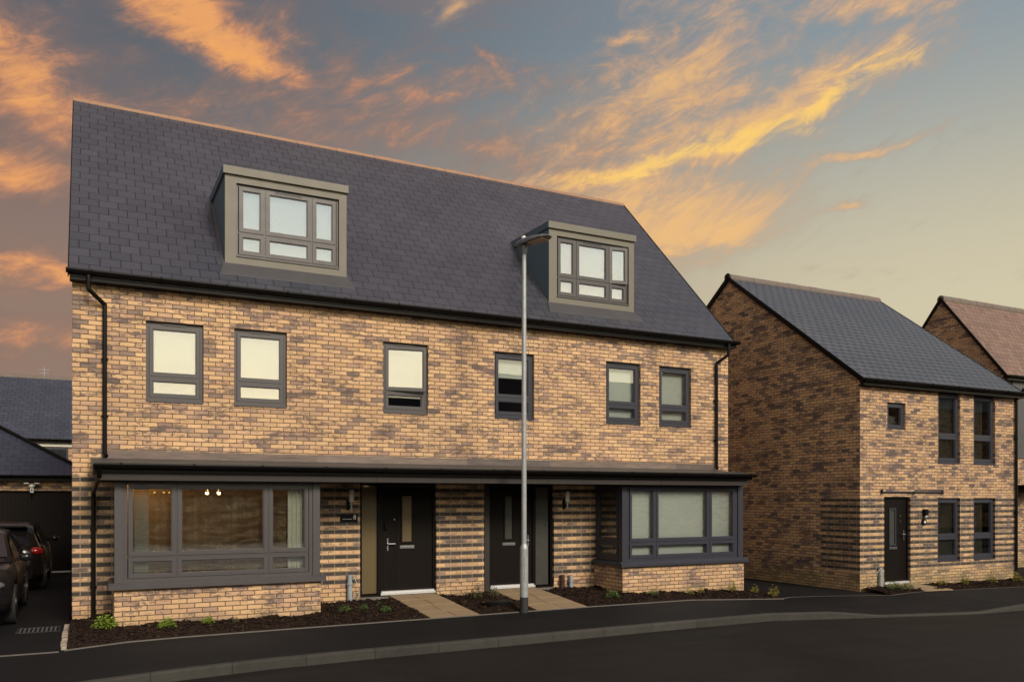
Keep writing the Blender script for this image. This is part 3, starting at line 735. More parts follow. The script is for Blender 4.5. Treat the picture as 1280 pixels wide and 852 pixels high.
dormer(2.08,4.22); dormer(8.50,10.64,(2,0))
# doors
def frontdoor(x0,x1,sx0,sx1,z0,z1,hx,glz,letz,glass,parent,outer,grooves=None,label=None):
    y=.06
    fr=MB(); a,b=outer; fr.ring(a+.003,b-.003,z0,z1-.003,.05,y,y+.09,wb=.03); 
    m=(max(x1,sx1)+0)
    mid=(sx1+x0)/2 if sx1<=x0+.2 else (x1+sx0)/2
    fr.box(mid-.035,mid+.035,y,y+.09,z0+.03,z1-.053)
    f=fr.build('door_frame',M['black'],parent)
    d=MB()
    gx0,gx1,gz0,gz1=glz
    facade(d,x0,x1,z0+.09,z1-.055,[(gx0-.02,gx1+.02,gz0-.02,gz1+.02)],.03)
    d.M=FRONT(0); 
    for i in range(len(d.v)): d.v[i]=d.v[i]+Vector((0,y+.03,0))
    if grooves:
        for gxx in grooves: d.box(gxx-.004,gxx+.004,y+.024,y+.0295,z0+.12,z1-.08)
    door=d.build('door',M['door'],parent)
    r=MB(); r.ring(gx0-.035,gx1+.035,gz0-.035,gz1+.035,.03,y+.015,y+.045); r.build('glazing_bead',M['door'],door)
    gl=MB(); gl.box(gx0-.01,gx1+.01,y+.035,y+.04,gz0-.01,gz1+.01); gl.build('pane',glass,door)
    l=MB(); lc=(gx0+gx1)/2; l.box(lc-.14,lc+.14,y+.012,y+.029,letz-.028,letz+.028); l.box(lc-.12,lc+.12,y+.004,y+.012,letz-.015,letz+.022); l.build('letterbox',M['steel'],door)
    hd=MB(); s=1 if hx<lc else -1
    hd.box(hx-.012,hx+.012,y+.018,y+.029,1.02,1.25); hd.cyl((hx,y+.03,1.15),(hx,y-.03,1.15),.011); hd.cyl((hx,y-.03,1.15),(hx+s*.13,y-.03,1.15),.010); hd.cyl((hx,y+.02,1.05),(hx,y+.01,1.05),.012)
    hd.build('handle',M['steel'],door)
    sp=MB(); sp.cyl((hx+s*.13,y+.03,1.60),(hx+s*.13,y+.018,1.60),.014); sp.build('spyhole',M['steel'],door)
    t=MB(); t.box(x0-.01,x1+.01,y-.05,y+.03,z0+.035,z0+.088); t.box(x0-.03,x1+.03,y-.07,y-.05,z0+.02,z0+.06); t.build('threshold',M['silver'],door)
    sl=MB(); sl.box(sx0,sx1,y+.05,y+.055,z0+.05,z1-.06); sl.build('side_pane',glass,f)
    return door
frontdoor(4.80,5.82,4.44,4.73,.19,2.27,4.93,(5.22,5.40,1.19,2.03),1.085,M['frost'],H,(4.38,5.87),grooves=[4.86,4.95,5.0,5.05,5.1])
frontdoor(7.03,7.97,8.05,8.36,.19,2.27,7.88,(7.37,7.52,1.19,2.03),1.085,M['frost_dark'],H,(6.98,8.44),grooves=[7.7,7.75,7.8,7.85])
mb=MB(); mb.box(4.86,4.93,.035,.08,1.42,1.55); mb.build('doorbell',M['black'],H)
mb=MB(); mb.box(6.868,6.975,-.02,.20,.02,2.27); mb.build('porch_post',M['fascia'],H)
mb=MB(); mb.box(4.39,5.86,-.04,.05,.10,.19); mb.box(6.98,8.43,-.04,.05,.10,.19); mb.build('doorstep',M['edging'],H)
# wall lights on the house
def wall_light(x,z,par,y=0):
    b=MB(); b.box(x-.045,x+.0,y-.03,y-.001,z-.20,z+.0); b.cyl((x-.02,y-.03,z-.05),(x+.01,y-.09,z-.05),.02); o=b.build('wall_light',M['black'],par)
    s=MB(); s.cyl((x+.02,y-.10,z-.05),(x+.02,y-.10,z+.15),.048,n=16); s.ball((x+.02,y-.10,z+.15),.048,12,6,sz=.5); s.build('lamp_shade',M['opal'],o)
    s=MB(); s.cyl((x+.02,y-.10,z-.22),(x+.02,y-.10,z-.05),.018); s.build('lamp_stem',M['steel'],o)
wall_light(4.17,1.98,H); wall_light(8.68,1.97,H)
mb=MB(); mb.box(4.01,4.33,-.022,-.002,1.565,1.705); pl=mb.build('house_number_plate',M['black'],H)
cu=bpy.data.curves.new('digit','FONT'); cu.body='8'; cu.size=.115; cu.extrude=.002
tmp=bpy.data.objects.new('tmp',cu); COL.objects.link(tmp); bpy.context.view_layer.update()
me=bpy.data.meshes.new_from_object(tmp); bpy.data.objects.remove(tmp)
for v in me.vertices: x,y_,z_=v.co; v.co=Vector((4.245+x,-.024-z_,1.615+y_))
o=bpy.data.objects.new('house_number',me); COL.objects.link(o); me.materials.append(M['white']); attach(o,pl)
mb=MB(); mb.box(4.05,4.22,-.025,-.022,1.615,1.622); mb.build('name_line',M['white'],pl)
# interior fittings lit through the left bay
mb=MB(); mb.box(.05,4.2,3.9,4.19,.2,2.45); 
for x,y,lab in ((1.985,2.0,'left one of the two lit pendant lamps behind the middle pane of the left bay'),(2.20,2.0,'right one of the two lit pendant lamps behind the middle pane of the left bay')):
    t=thing('pendant_lamp',(x,y,2.45),lab,'ceiling light','lit pendant lamps in the left bay room')
    b=MB(); b.cyl((x,y,2.45),(x,y,2.12),.006,n=8); b.cyl((x,y,2.17),(x,y,2.11),.02,.045); b.build('shade',M['steel'],t)
    b=MB(); b.ball((x,y,2.095),.034,12,8); b.build('bulb',M['bulb'],t)
cx,cy,cz=1.18,2.0,2.12
t=thing('chandelier',(cx,cy,2.45),'small glowing chandelier seen through the leftmost bay pane','chandelier')
b=MB(); b.cyl((cx,cy,2.45),(cx,cy,cz-.02),.01)
for i in range(5):
    a=i*1.257; b.pipe([(cx,cy,cz-.02),(cx+.14*math.cos(a),cy+.14*math.sin(a),cz-.05)],.007,8)
b.build('arms',M['steel'],t)
for i in range(5):
    a=i*1.257; q=MB(); q.ball((cx+.14*math.cos(a),cy+.14*math.sin(a),cz-.02),.016,8,6); q.build('bulb',M['bulb_dim'],t)
def pt(x,y,z,w,col,r=.06):
    l=bpy.data.lights.new('room_lamp','POINT'); l.energy=w; l.color=col; l.shadow_soft_size=r
    o=bpy.data.objects.new('room_lamp',l); o.location=(x,y,z); COL.objects.link(o)
pt(.95,3.75,2.32,13,(1,.47,.11)); pt(1.05,1.2,2.3,16,(1,.48,.12)); pt(2.1,1.9,2.3,4,(1,.6,.22))
pt(5.1,2.0,2.0,5,(1,.6,.25))
S=thing('sofa',(1.6,3.2,.2),'grey sofa in the lit room behind the left bay window','sofa')
b=MB(); b.box(.7,2.6,2.8,3.5,.3,.62); b.build('seat',M['sofa'],S,bevel=.03); b=MB(); b.box(.7,2.6,3.5,3.7,.3,1.05); b.build('backrest',M['sofa'],S,bevel=.03)

# ducts by the doors
def duct(x,y,z,h,lab,mat,cord=False,w=.05):
    t=thing('service_duct',(x,y,z),lab,'service duct')
    b=MB(); b.cyl((x,y,z-.05),(x,y,z+h),w,w*.85,14); b.cyl((x,y,z+h*.6),(x,y,z+h*.68),w*1.15,n=14); b.build('pipe',mat,t)
    b=MB(); b.box(x-w*.8,x+w*.8,y,y+.045,z+h*.75,z+h); b.build('bracket',mat,t)
    if cord:
        b=MB(); pts=[(x-.02,y-.03,z+h),(x-.18,y-.05,z+h*.75),(x-.22,y-.06,z+h*.45),(x-.36,y-.05,z+.12),(x-.48,y-.04,z)] if cord==1 else [(x+.06,y,z+h),(x+.14,y-.03,z+h*.6),(x+.17,y-.03,z+h*.2),(x+.12,y-.04,z)]
        b.pipe(pts,.008,6); b.build('cable',M['cord'],t)
duct(4.17,-.06,.16,.46,'grey service duct against the striped brick left of the first door',M['pipe_grey'],2)
duct(8.60,-.06,.10,.33,'brown duct stub against the brick right of the second door',M['pipe_brown'],w=.055)
duct(8.80,-.07,.08,.34,'short grey duct beside the brown stub right of the second door',M['pipe_grey'],w=.045)
duct(17.05,-.83,-.18,.50,'grey duct with trailing cable left of the smaller house door',M['pipe_grey'],1)

# ------------------------------------------------------------------ smaller house on the right
def simple_house(name,x0,x1,y0,y1,zb,ze,zr,label,wall,rmat,rmatridge,holes=(),ov=.06,cat='house',gut=True):
    t=thing(name,((x0+x1)/2,y0,zb),label,cat)
    ry=(y0+y1)/2
    mb=MB(FRONT(y0)); facade(mb,x0,x1,zb-.2,ze,list(holes),.25); mb.M=Matrix.Identity(4)
    for x in (x0,x1): mb.add([(x,y0,zb-.2),(x,y1,zb-.2),(x,y1,ze),(x,ry,zr-.10),(x,y0,ze)],[(0,1,2,3,4)])
    mb.add([(x0,y1,zb-.2),(x1,y1,zb-.2),(x1,y1,ze),(x0,y1,ze)],[(0,1,2,3)])
    mb.build('wall',wall,t)
    if holes:
        i=MB(); i.M=FRONT(y0+.25); facade(i,x0+.2,x1-.2,zb,ze,list(holes),.01); i.M=Matrix.Identity(4)
        i.add([(x0+.2,y0+2.6,zb),(x1-.2,y0+2.6,zb),(x1-.2,y0+2.6,ze),(x0+.2,y0+2.6,ze)],[(0,1,2,3)])
        i.box(x0+.2,x1-.2,y0+.26,y0+2.6,(zb+ze)/2-.15,(zb+ze)/2+.05); i.box(x0+.2,x1-.2,y0+.26,y0+2.6,ze-.05,ze); i.box(x0+.2,x1-.2,y0+.26,y0+2.6,zb,zb+.05)
        for x in (x0+.2,x1-.25,(x0+x1)/2-.1): i.box(x,x+.05,y0+.26,y0+2.6,zb+.05,ze-.05)
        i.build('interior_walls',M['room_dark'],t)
    s=(zr-ze)/(ry-y0); ey=y0-.17; ez=zr-s*(ry-ey)+.0
    r=roof('roof',x0-ov,x1+ov,ey,ez+.03,ry,zr+.03,2*ry-ey,rmat,t)
    verge(x0-ov,ey,ez+.03,ry,zr+.03,2*ry-ey,.02,r,M['black'],d=.13); verge(x1+ov,ey,ez+.03,ry,zr+.03,2*ry-ey,.02,r,M['black'],d=.13)
    ridge(x0-ov-.01,x1+ov+.01,ry,zr+.03,rmatridge,r)
    if gut:
        gutter(x0-ov-.03,x1+ov+.03,ey-.06,ez+.03,t)
        mb=MB(); mb.box(x0-ov,x1+ov,ey,ey+.02,ez-.12,ez+.0); mb.box(x0-ov,x1+ov,ey+.02,y0,ez-.12,ez-.10); mb.build('fascia',M['black'],t)
    return t,r
RH0,RH1,RYF=16.41,22.50,-.77
rh=[(17.25,18.20,-.14,2.03),(19.22,20.10,.38,2.0),(20.65,21.55,.38,2.0),(17.36,18.02,3.68,4.34),(19.24,20.10,2.88,4.70),(20.65,21.55,2.88,4.70)]
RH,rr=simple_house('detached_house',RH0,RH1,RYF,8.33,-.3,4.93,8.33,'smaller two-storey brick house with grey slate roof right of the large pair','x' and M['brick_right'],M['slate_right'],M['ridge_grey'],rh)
mb=MB(); mb.ball((RH0-.07,3.78,8.33),.12,12,8,sx=.5); mb.build('ridge_cap',M['black'],rr)
FRT=FRONT(RYF)
for k,(a,b,c,d) in enumerate(rh):
    if k==0: continue
    if k==3:
        mb=MB(FRT); mb.ring(a+.004,b-.004,c+.004,d-.004,.05,.06,.13); w=mb.build('window',M['frame_dark'],RH); sash(w,FRT,a+.056,b-.056,c+.056,d-.056,M['frame_dark'],M['glass_low'],y=.06)
        s=MB(FRT); s.box(a+.05,b-.05,.2,.205,c,c+.35); s.build('blind',M['blindgreen'],w); continue
    w=window(RH,FRT,a+.004,b-.004,c+.004,d-.004,c+(d-c)*.385,M['frame_dark'],M['glass_low'],blind=None,vent=False)
    s=MB(FRT)
    n=7 if k in (1,4) else 5
    for i in range(n): s.box(a+.07+i*.105,a+.15+i*.105,.145,.15,c+.05,d-.06)
    s.build('vertical_blind',M['slats'] if k in (2,5) else M['slats'],w)
# door of smaller house
a,b,c,d=rh[0]
mb=MB(FRT); mb.ring(a+.003,b-.003,c,d-.003,.045,.06,.13,wb=.03); df=mb.build('door_frame',M['black'],RH)
mb=MB(FRT); facade(mb,a+.05,b-.05,c+.09,d-.05,[(17.55,17.74,.86,1.72)],.02)
for i in range(len(mb.v)): mb.v[i]=mb.v[i]+Vector((0,.085,0))
dr=mb.build('door',M['door'],RH)
mb=MB(FRT); mb.ring(17.52,17.77,.83,1.75,.035,.07,.10); mb.build('glazing_bead',M['frame_dark'],dr)
mb=MB(FRT); mb.box(17.55,17.74,.095,.1,.86,1.72); mb.build('pane',M['frost_dark'],dr)
mb=MB(FRT); mb.box(17.52,17.80,.068,.084,.74,.80); mb.build('letterbox',M['steel'],dr)
mb=MB(FRT); mb.box(18.03,18.065,.07,.084,.96,1.2); mb.cyl((18.05,.08,1.10),(18.05,.03,1.10),.012); mb.cyl((18.05,.03,1.10),(17.93,.03,1.10),.011); mb.build('handle',M['steel'],dr)
mb=MB(FRT); mb.cyl((17.93,.085,1.56),(17.93,.07,1.56),.016); mb.cyl((17.93,.085,1.42),(17.93,.07,1.42),.016); mb.build('spyhole',M['steel'],dr)
mb=MB(FRT); mb.box(a+.03,b-.03,.0,.084,c+.03,c+.085); mb.build('threshold',M['silver'],dr)
mb=MB(FRT); mb.box(17.12,19.38,-.05,-.001,2.13,2.165); mb.box(17.12,17.15,-.06,-.001,2.09,2.21); mb.box(18.28,18.31,-.06,-.001,2.09,2.17); mb.cyl((18.3,-.05,2.19),(19.36,-.05,2.19),.012); mb.box(19.35,19.38,-.06,-.001,2.10,2.2); mb.build('canopy_bracket',M['frame_dark'],RH)
b=MB(FRT); b.box(18.64,18.76,-.09,-.002,1.56,1.72); wl=b.build('wall_light',M['black'],RH); b=MB(FRT); b.cyl((18.70,-.06,1.52),(18.70,-.06,1.56),.03); b.build('lamp_lens',M['opal'],wl)
b=MB(FRT); b.cyl((18.68,-.002,1.40),(18.68,-.03,1.40),.085,n=20); nb=b.build('house_number_plate',M['black'],RH); b=MB(FRT); b.cyl((18.70,-.03,1.40),(18.70,-.034,1.40),.035,n=14); b.build('plate_disc',M['white'],nb)
dpipe([(22.42,RYF-.22,4.95),(22.42,RYF-.2,4.80),(22.38,RYF-.055,4.66),(22.38,RYF-.055,-.3)],RH,[(22.38,RYF-.055,3.6),(22.38,RYF-.055,1.6)])

# ------------------------------------------------------------------ houses beyond
FH,fr_=simple_house('distant_house',26.48,38,2.15,6.55,-.3,6.15,8.95,'brick house with a reddish brown tiled roof beyond the smaller house','x' and M['brick_far'],M['tile_far'],M['ridge_grey'],(),gut=True)
mb=MB(); mb.box(26.9,27.9,2.11,2.14,3.3,6.0); mb.build('grey_cladding',M['flash'],FH)
mb=MB(); mb.box(26.6,30,1.4,2.14,2.25,2.42); mb.build('porch_canopy',M['black'],FH)
t=thing('wooden_fence',(25,2.6,-.3),'reddish timber fence panel beyond the right edge of the smaller house','fence')
mb=MB()
for i in range(22): mb.box(23.2+i*.15,23.34+i*.15,2.9,2.93,-.3,1.72)
mb.build('boards',M['wood'],t); mb=MB(); mb.box(23.2,26.45,2.935,2.98,.2,.3); mb.box(23.2,26.45,2.935,2.98,1.3,1.4); mb.box(23.15,26.46,2.88,2.99,1.725,1.77); mb.build('rails',M['wood'],t)

# garage with hipped roof
GA=thing('garage',(-3,10.4,0),'low brick garage with hipped slate roof and black door behind the parked cars','garage')
mb=MB(FRONT(10.4)); facade(mb,-5.9,-.1,-.1,2.62,[(-5.5,-.40,-.1,2.19)],.2); mb.M=Matrix.Identity(4)
for x in (-5.9,-.1): mb.add([(x,10.4,-.1),(x,16,-.1),(x,16,2.62),(x,10.4,2.62)],[(0,1,2,3)])
mb.add([(-5.9,16,-.1),(-.1,16,-.1),(-.1,16,2.62),(-5.9,16,2.62)],[(0,1,2,3)]); mb.build('wall',M['brick_far'],GA)
mb=MB(); e=2.60; A=(-6.1,10.15,e);B=(.1,10.15,e);C=(.1,16.35,e);D=(-6.1,16.35,e); T=(-3.0,13.25,e+3.1*math.tan(R(30)))
mb.add([A,B,C,D,T],[(0,1,4),(1,2,4),(2,3,4),(3,0,4)]); gr=mb.build('roof',M['slate_garage'],GA)
mb=MB(); 
for q in (B,A): mb.cyl((q[0],q[1],q[2]+.02),(T[0],T[1],T[2]+.03),.055,n=8)
mb.build('hip_tiles',M['black'],gr)
gutter(-6.15,.15,10.09,2.60,GA); mb=MB(); mb.box(-6.1,.1,10.15,10.17,2.44,2.59); mb.box(-6.1,.1,10.17,10.4,2.44,2.46); mb.build('fascia',M['black'],GA)
mb=MB(); x=-5.5
while x<-.41: mb.box(x,min(x+.075,-.4),10.50,10.53,.0,2.17); mb.box(x+.075,min(x+.09,-.4),10.515,10.53,.0,2.17); x+=.09
gd=mb.build('garage_door',M['gdoor'],GA)
mb=MB(); mb.box(-1.3,-.45,10.44,10.52,.02,.06); mb.build('bottom_seal',M['silver'],gd)
mb=MB(); mb.box(-1.42,-1.28,10.30,10.399,2.30,2.36); mb.ball((-1.35,10.27,2.31),.055,12,8); sl=mb.build('security_light',M['white'],GA)
mb=MB(); mb.ball((-1.47,10.26,2.38),.05,10,6,sx=1.6,sz=.5); mb.ball((-1.23,10.26,2.38),.05,10,6,sx=1.6,sz=.5); mb.box(-1.39,-1.31,10.27,10.36,2.14,2.30); mb.build('lamp_heads',M['white'],sl)
mb=MB(); mb.cyl((-1.35,10.265,2.2),(-1.35,10.25,2.2),.02); mb.build('sensor',M['black'],sl)

BH,br=simple_house('house_behind',-14,7,22,30.5,-.1,4.35,7.15,'big dark slate roofed house behind the garage on the left','x' and M['brick_far'],M['slate_back'],M['ridge_grey'],())
mb=MB(FRONT(21.96)); mb.ring(-1.95,-.75,3.0,3.95,.07,0,.04); w=mb.build('window',M['frame_dark'],BH); mb=MB(FRONT(21.97)); mb.box(-1.88,-.82,0,.02,3.07,3.88); mb.build('pane',M['carglass'],w)
mb=MB(); mb.box(-2.4,-.55,21.93,21.99,3.98,4.12); mb.build('lintel',M['curtain'],BH)
mb=MB(); mb.cyl((-1.75,26.2,7.1),(-1.75,26.2,7.6),.015); 
for z in (7.35,7.5): mb.cyl((-1.95,26.2,z),(-1.55,26.2,z),.01)
mb.build('aerial',M['galv'],br)

# houses across the road, unseen and added only so the windows reflect rooflines
def opp(x0,x1,y0,y1,ze,zr,lab,name='opposite_house'):
    t=thing(name,((x0+x1)/2,y0,0),lab,'house'); ry=(y0+y1)/2
    mb=MB()
    mb.add([(x0,y0,-.2),(x1,y0,-.2),(x1,y0,ze),(x0,y0,ze),(x0,y1,-.2),(x1,y1,-.2),(x1,y1,ze),(x0,y1,ze)],[(0,1,2,3),(4,5,6,7)])
    for x in (x0,x1): mb.add([(x,y0,-.2),(x,y1,-.2),(x,y1,ze),(x,ry,zr),(x,y0,ze)],[(0,1,2,3,4)])
    mb.build('wall',M['brick_far'],t); roof('roof',x0-.1,x1+.1,y0+.2,ze-.1,ry,zr+.05,y1-.2,M['slate_back'],t)
    mb=MB(); x=x0+1
    while x<x1-1.5: 
        for z in (.9,3.4): mb.box(x,x+1,y0,y0+.05,z,z+1.2)
        x+=2.4
    mb.build('window',M['carglass'],t)
opp(18.5,33,-27,-35,5.6,9.6,'opposite house mirrored in the right-hand upstairs windows')
opp(14,18.4,-27.5,-34,5.0,7.7,'lower opposite house mirrored in the dark lower pane of the third upstairs window')
opp(38,80,-27,-38,8.6,13.5,'opposite house mirrored in the windows of the smaller house')
opp(-26,16,-33,-43,4.6,7.4,'long low opposite house mirrored in the left bay window')

# ------------------------------------------------------------------ street lamp
lx,ly=6.77,-1.86
SL=thing('street_lamp',(lx,ly,0),'tall galvanised street lamp standing on the pavement edge before the pair of houses','street lamp')
mb=MB(); mb.cyl((lx,ly,-.02),(lx,ly,.27),.074,n=24); mb.build('root_section',M['lampblack'],SL)
mb=MB(); mb.cyl((lx,ly,.27),(lx,ly,1.12),.073,.073,n=24); mb.cyl((lx,ly,1.12),(lx,ly,1.20),.073,.048,n=24); mb.build('base_section',M['galv'],SL)
mb=MB(); mb.cyl((lx,ly,1.20),(lx,ly,6.35),.046,.038,n=20); mb.build('pole',M['galv'],SL)
mb=MB(); mb.box(lx-.03,lx+.03,ly-.0755,ly-.07,.55,.98); mb.build('access_door',M['galv'],SL)
hd=Vector((.42,-.9)).normalized()
HMx=Matrix.Translation((lx,ly,6.42))@Matrix.Rotation(math.atan2(hd.y,hd.x),4,'Z')@Matrix.Rotation(R(-4),4,'Y')
mb=MB(HMx)
st=[(-.20,.035,.02,.05),(-.10,.075,-.005,.09),(.05,.12,-.01,.10),(.25,.15,-.005,.085),(.45,.135,.0,.06),(.56,.07,.01,.03)]
vs=[];fs=[]
for x,w,zb,zt in st: vs+=[(x,-w,zb),(x,w,zb),(x,w*.95,(zb+zt)/2),(x,w*.55,zt),(x,-w*.55,zt),(x,-w*.95,(zb+zt)/2)]
for i in range(len(st)-1):
    for k in range(6): fs.append((6*i+k,6*i+(k+1)%6,6*i+6+(k+1)%6,6*i+6+k))
fs+=[tuple(range(5,-1,-1)),tuple(range(6*(len(st)-1),6*len(st)))]
mb.add(vs,fs); lh=mb.build('lantern',M['head'],SL,bevel=.008)
mb=MB(HMx); mb.box(.14,.46,-.10,.10,-.022,-.006); mb.build('lens',M['lens'],lh)
mb=MB(HMx); mb.cyl((-.0,0,.09),(-.0,0,.14),.04); mb.ball((0,0,.14),.04,12,6,sz=.5); mb.build('photocell',M['white'],lh)
mb=MB(); mb.cyl((lx,ly,6.25),(lx,ly,6.42),.05,.06,n=16); mb.build('spigot',M['head'],SL)

# ------------------------------------------------------------------ cars
def car(name,loc,rot,paint,label,rear=False):
    """local: x = across, y = along (front at y=0, rear at y=L)"""
    t=thing(name,loc,label,'car'); t.rotation_euler=(0,0,rot)
    Mx=Matrix.Translation(loc)@Matrix.Rotation(rot,4,'Z')
    L=4.25; W=.89
    top=[(0,.58),(.04,.70),(.18,.80),(.6,.90),(1.05,.97),(1.2,.99),(2.1,.99),(3.3,1.0),(3.9,1.02),(4.12,1.0),(4.22,.85),(4.25,.6)]
    wid=[(0,.62),(.05,.72),(.25,.84),(.7,.885),(2,.895),(3.6,.885),(4.05,.82),(4.2,.74),(4.25,.66)]
    fw,rw,rad=.86,3.42,.36
    def zb(y):
        z=.20 if .3<y<3.95 else .26
        for c in (fw,rw):
            d=abs(y-c)
            if d<rad: z=max(z,.30+math.sqrt(rad*rad-d*d))
        return z
    n=86; mb=MB(Mx); vs=[];K=10
    for i in range(n+1):
        y=L*i/n; w=lerp(wid,y); zt=lerp(top,y); b=min(zb(y),zt-.06)
        m=lambda f:b+(zt-b)*f
        half=[(0,b),(w*.90,b),(w*.985,m(.12)),(w*1.0,m(.45)),(w*.985,m(.66)),(w*.955,m(.86)),(w*.86,zt-.012),(w*.6,zt+.006),(0,zt+.02)]
        ring=half+[(-x,z) for x,z in half[-2:0:-1]]
        vs+=[(x,y,z) for x,z in ring]; K=len(ring)
    fs=[(i*K+k,i*K+(k+1)%K,(i+1)*K+(k+1)%K,(i+1)*K+k) for i in range(n) for k in range(K)]
    mb.add(vs,fs,True); mb.add(vs[:K],[tuple(range(K-1,-1,-1))]); mb.add(vs[-K:],[tuple(range(K))])
    body=mb.build('body',paint,t)
    # cabin
    cs=[(1.02,.98,.80,.80),(1.35,1.16,.80,.74),(1.75,1.36,.80,.66),(2.0,1.44,.80,.62),(2.6,1.47,.80,.61),(3.2,1.45,.80,.60),(3.75,1.37,.79,.60),(3.95,1.22,.78,.64),(4.10,1.0,.76,.72)]
    vs=[]
    for y,z,w,wt in cs:
        h=[(w,.95),(w-(w-wt)*.5,.95+(z-.95)*.55),(wt+.02,z-.035),(wt-.10,z-.006),(0,z+.012)]
        r=h+[(-x,zz) for x,zz in h[-2::-1]]; vs+=[(x,y,zz) for x,zz in r]
    K=9; fs=[(i*K+k,i*K+k+1,(i+1)*K+k+1,(i+1)*K+k) for i in range(len(cs)-1) for k in range(K-1)]
    mb=MB(Mx); mb.add(vs,fs,True); mb.build('roof',paint,t)
    def q(name,pts,mat,par=body): m_=MB(Mx); m_.add(pts,[tuple(range(len(pts)))]); return m_.build(name,mat,par)
    def at(i,f,k0,k1,off): 
        pass
    e=.008
    q('windscreen',[(-.74,1.13,1.045+e),(.74,1.13,1.045+e),(.62,1.86,1.40+e),(0,1.92,1.425+e+.015),(-.62,1.86,1.40+e)],M['carglass'])
    q('rear_screen',[(.62,3.80,1.33+e),(-.62,3.80,1.33+e),(-.68,4.02+e,1.07),(.68,4.02+e,1.07)],M['carglass'])
    for s in (1,-1):
        q('side_window',[(s*(.815),1.45,1.0),(s*(.815),2.42,1.0),(s*.665,2.42,1.405),(s*.675,2.0,1.385),(s*.735,1.66,1.20)],M['carglass'])
        q('side_window',[(s*(.815),2.50,1.0),(s*(.81),3.65,1.0),(s*.69,3.62,1.28),(s*.665,3.25,1.385),(s*.665,2.50,1.405)],M['carglass'])
        m_=MB(Mx); m_.ball((s*.98,1.42,1.02),.10,12,8,sx=1.0,sy=.6,sz=.7); m_.box(min(s*.84,s*.95),max(s*.84,s*.95),1.42,1.47,.97,1.01); m_.build('mirror',paint,body)
        m_=MB(Mx); m_.ball((s*.60,.12,.68),.17,14,8,sx=1.1,sy=.62,sz=.42); m_.build('headlight',M['lamp_clear'],body)
        m_=MB(Mx); m_.ball((s*.70,4.10,.86),.17,14,8,sx=1.0,sy=.62,sz=.55); m_.build('tail_light',M['red'],body)
        for yy in (fw,rw):
            m_=MB(Mx); m_.cyl((s*.70,yy,.315),(s*.885,yy,.315),.315,n=28); ty=m_.build('wheel',M['rubber'],t)
            m_=MB(Mx); m_.cyl((s*.88,yy,.315),(s*.893,yy,.315),.21,n=24)
            m_.build('rim',M['alloy'],ty)
            m_=MB(Mx); m_.cyl((s*.45,yy,.34),(s*.70,yy,.34),.36,n=20); m_.build('wheel_arch',M['rubber'],body)
    m_=MB(Mx); m_.box(-.45,.45,-.012,.03,.36,.56); m_.build('grille',M['rubber'],body)
    m_=MB(Mx); m_.box(-.55,.55,3.72,4.0,1.375,1.40); m_.build('spoiler',paint,body)
    return t
car('parked_car',(-1.93,-.15,0),0,M['paint1'],'dark graphite car parked facing the road at the left edge')
car('parked_car',(-1.75,9.9,0),math.pi,M['paint2'],'black hatchback with red tail light parked against the garage door')

# ------------------------------------------------------------------ plants
def plant(kind):
    rng=random.Random(hash(kind)%1000 if False else {'lime':1,'green':2,'grey':3,'yellow':4}[kind]); mb=MB()
    cnt={'lime':360,'green':170,'grey':110,'yellow':120}[kind]
    for i in range(cnt):
        a=rng.uniform(0,6.283); rr=math.sqrt(rng.random())*.16; h=(.04+.17*(1-(rr/.17)**2))*rng.uniform(.35,1.0)
        if kind in('grey','yellow'): rr*=.8; h*=1.5
        c=Vector((rr*math.cos(a),rr*math.sin(a),h)); L=rng.uniform(.014,.026)*(1.15 if kind!='lime' else 1); W=L*.55
        m_=Matrix.Translation(c)@Matrix.Rotation(a+rng.uniform(-.8,.8),4,'Z')@Matrix.Rotation(rng.uniform(-.9,.5),4,'Y')@Matrix.Rotation(rng.uniform(-.7,.7),4,'X')
        pts=[m_@Vector(p) for p in((-L,0,0),(-L*.2,W,.004),(L,0,-.003),(-L*.2,-W,.004))]
        mb.add(pts,[(0,1,2,3)])
    for i in range(14 if kind!='lime' else 9):
        a=rng.uniform(0,6.283); rr=rng.uniform(.05,.13); h=rng.uniform(.1,.2)*(1.4 if kind in('grey','yellow') else 1)
        mb.cyl((0,0,-.02),(rr*math.cos(a),rr*math.sin(a),h),.003,.0015,n=4,caps=False)
    return mb
PM={}
for k in ('lime','green','grey','yellow'):
    me_mb=plant(k); o=me_mb.build('shrub',M['leaf_'+k]); PM[k]=o.data; bpy.data.objects.remove(o)
G1='young shrubs planted in the mulch beds'
def hb(x,y):
    t=(y-bf(x))/(0-bf(x)); return HM(x,y,max(0,min(1,t)))
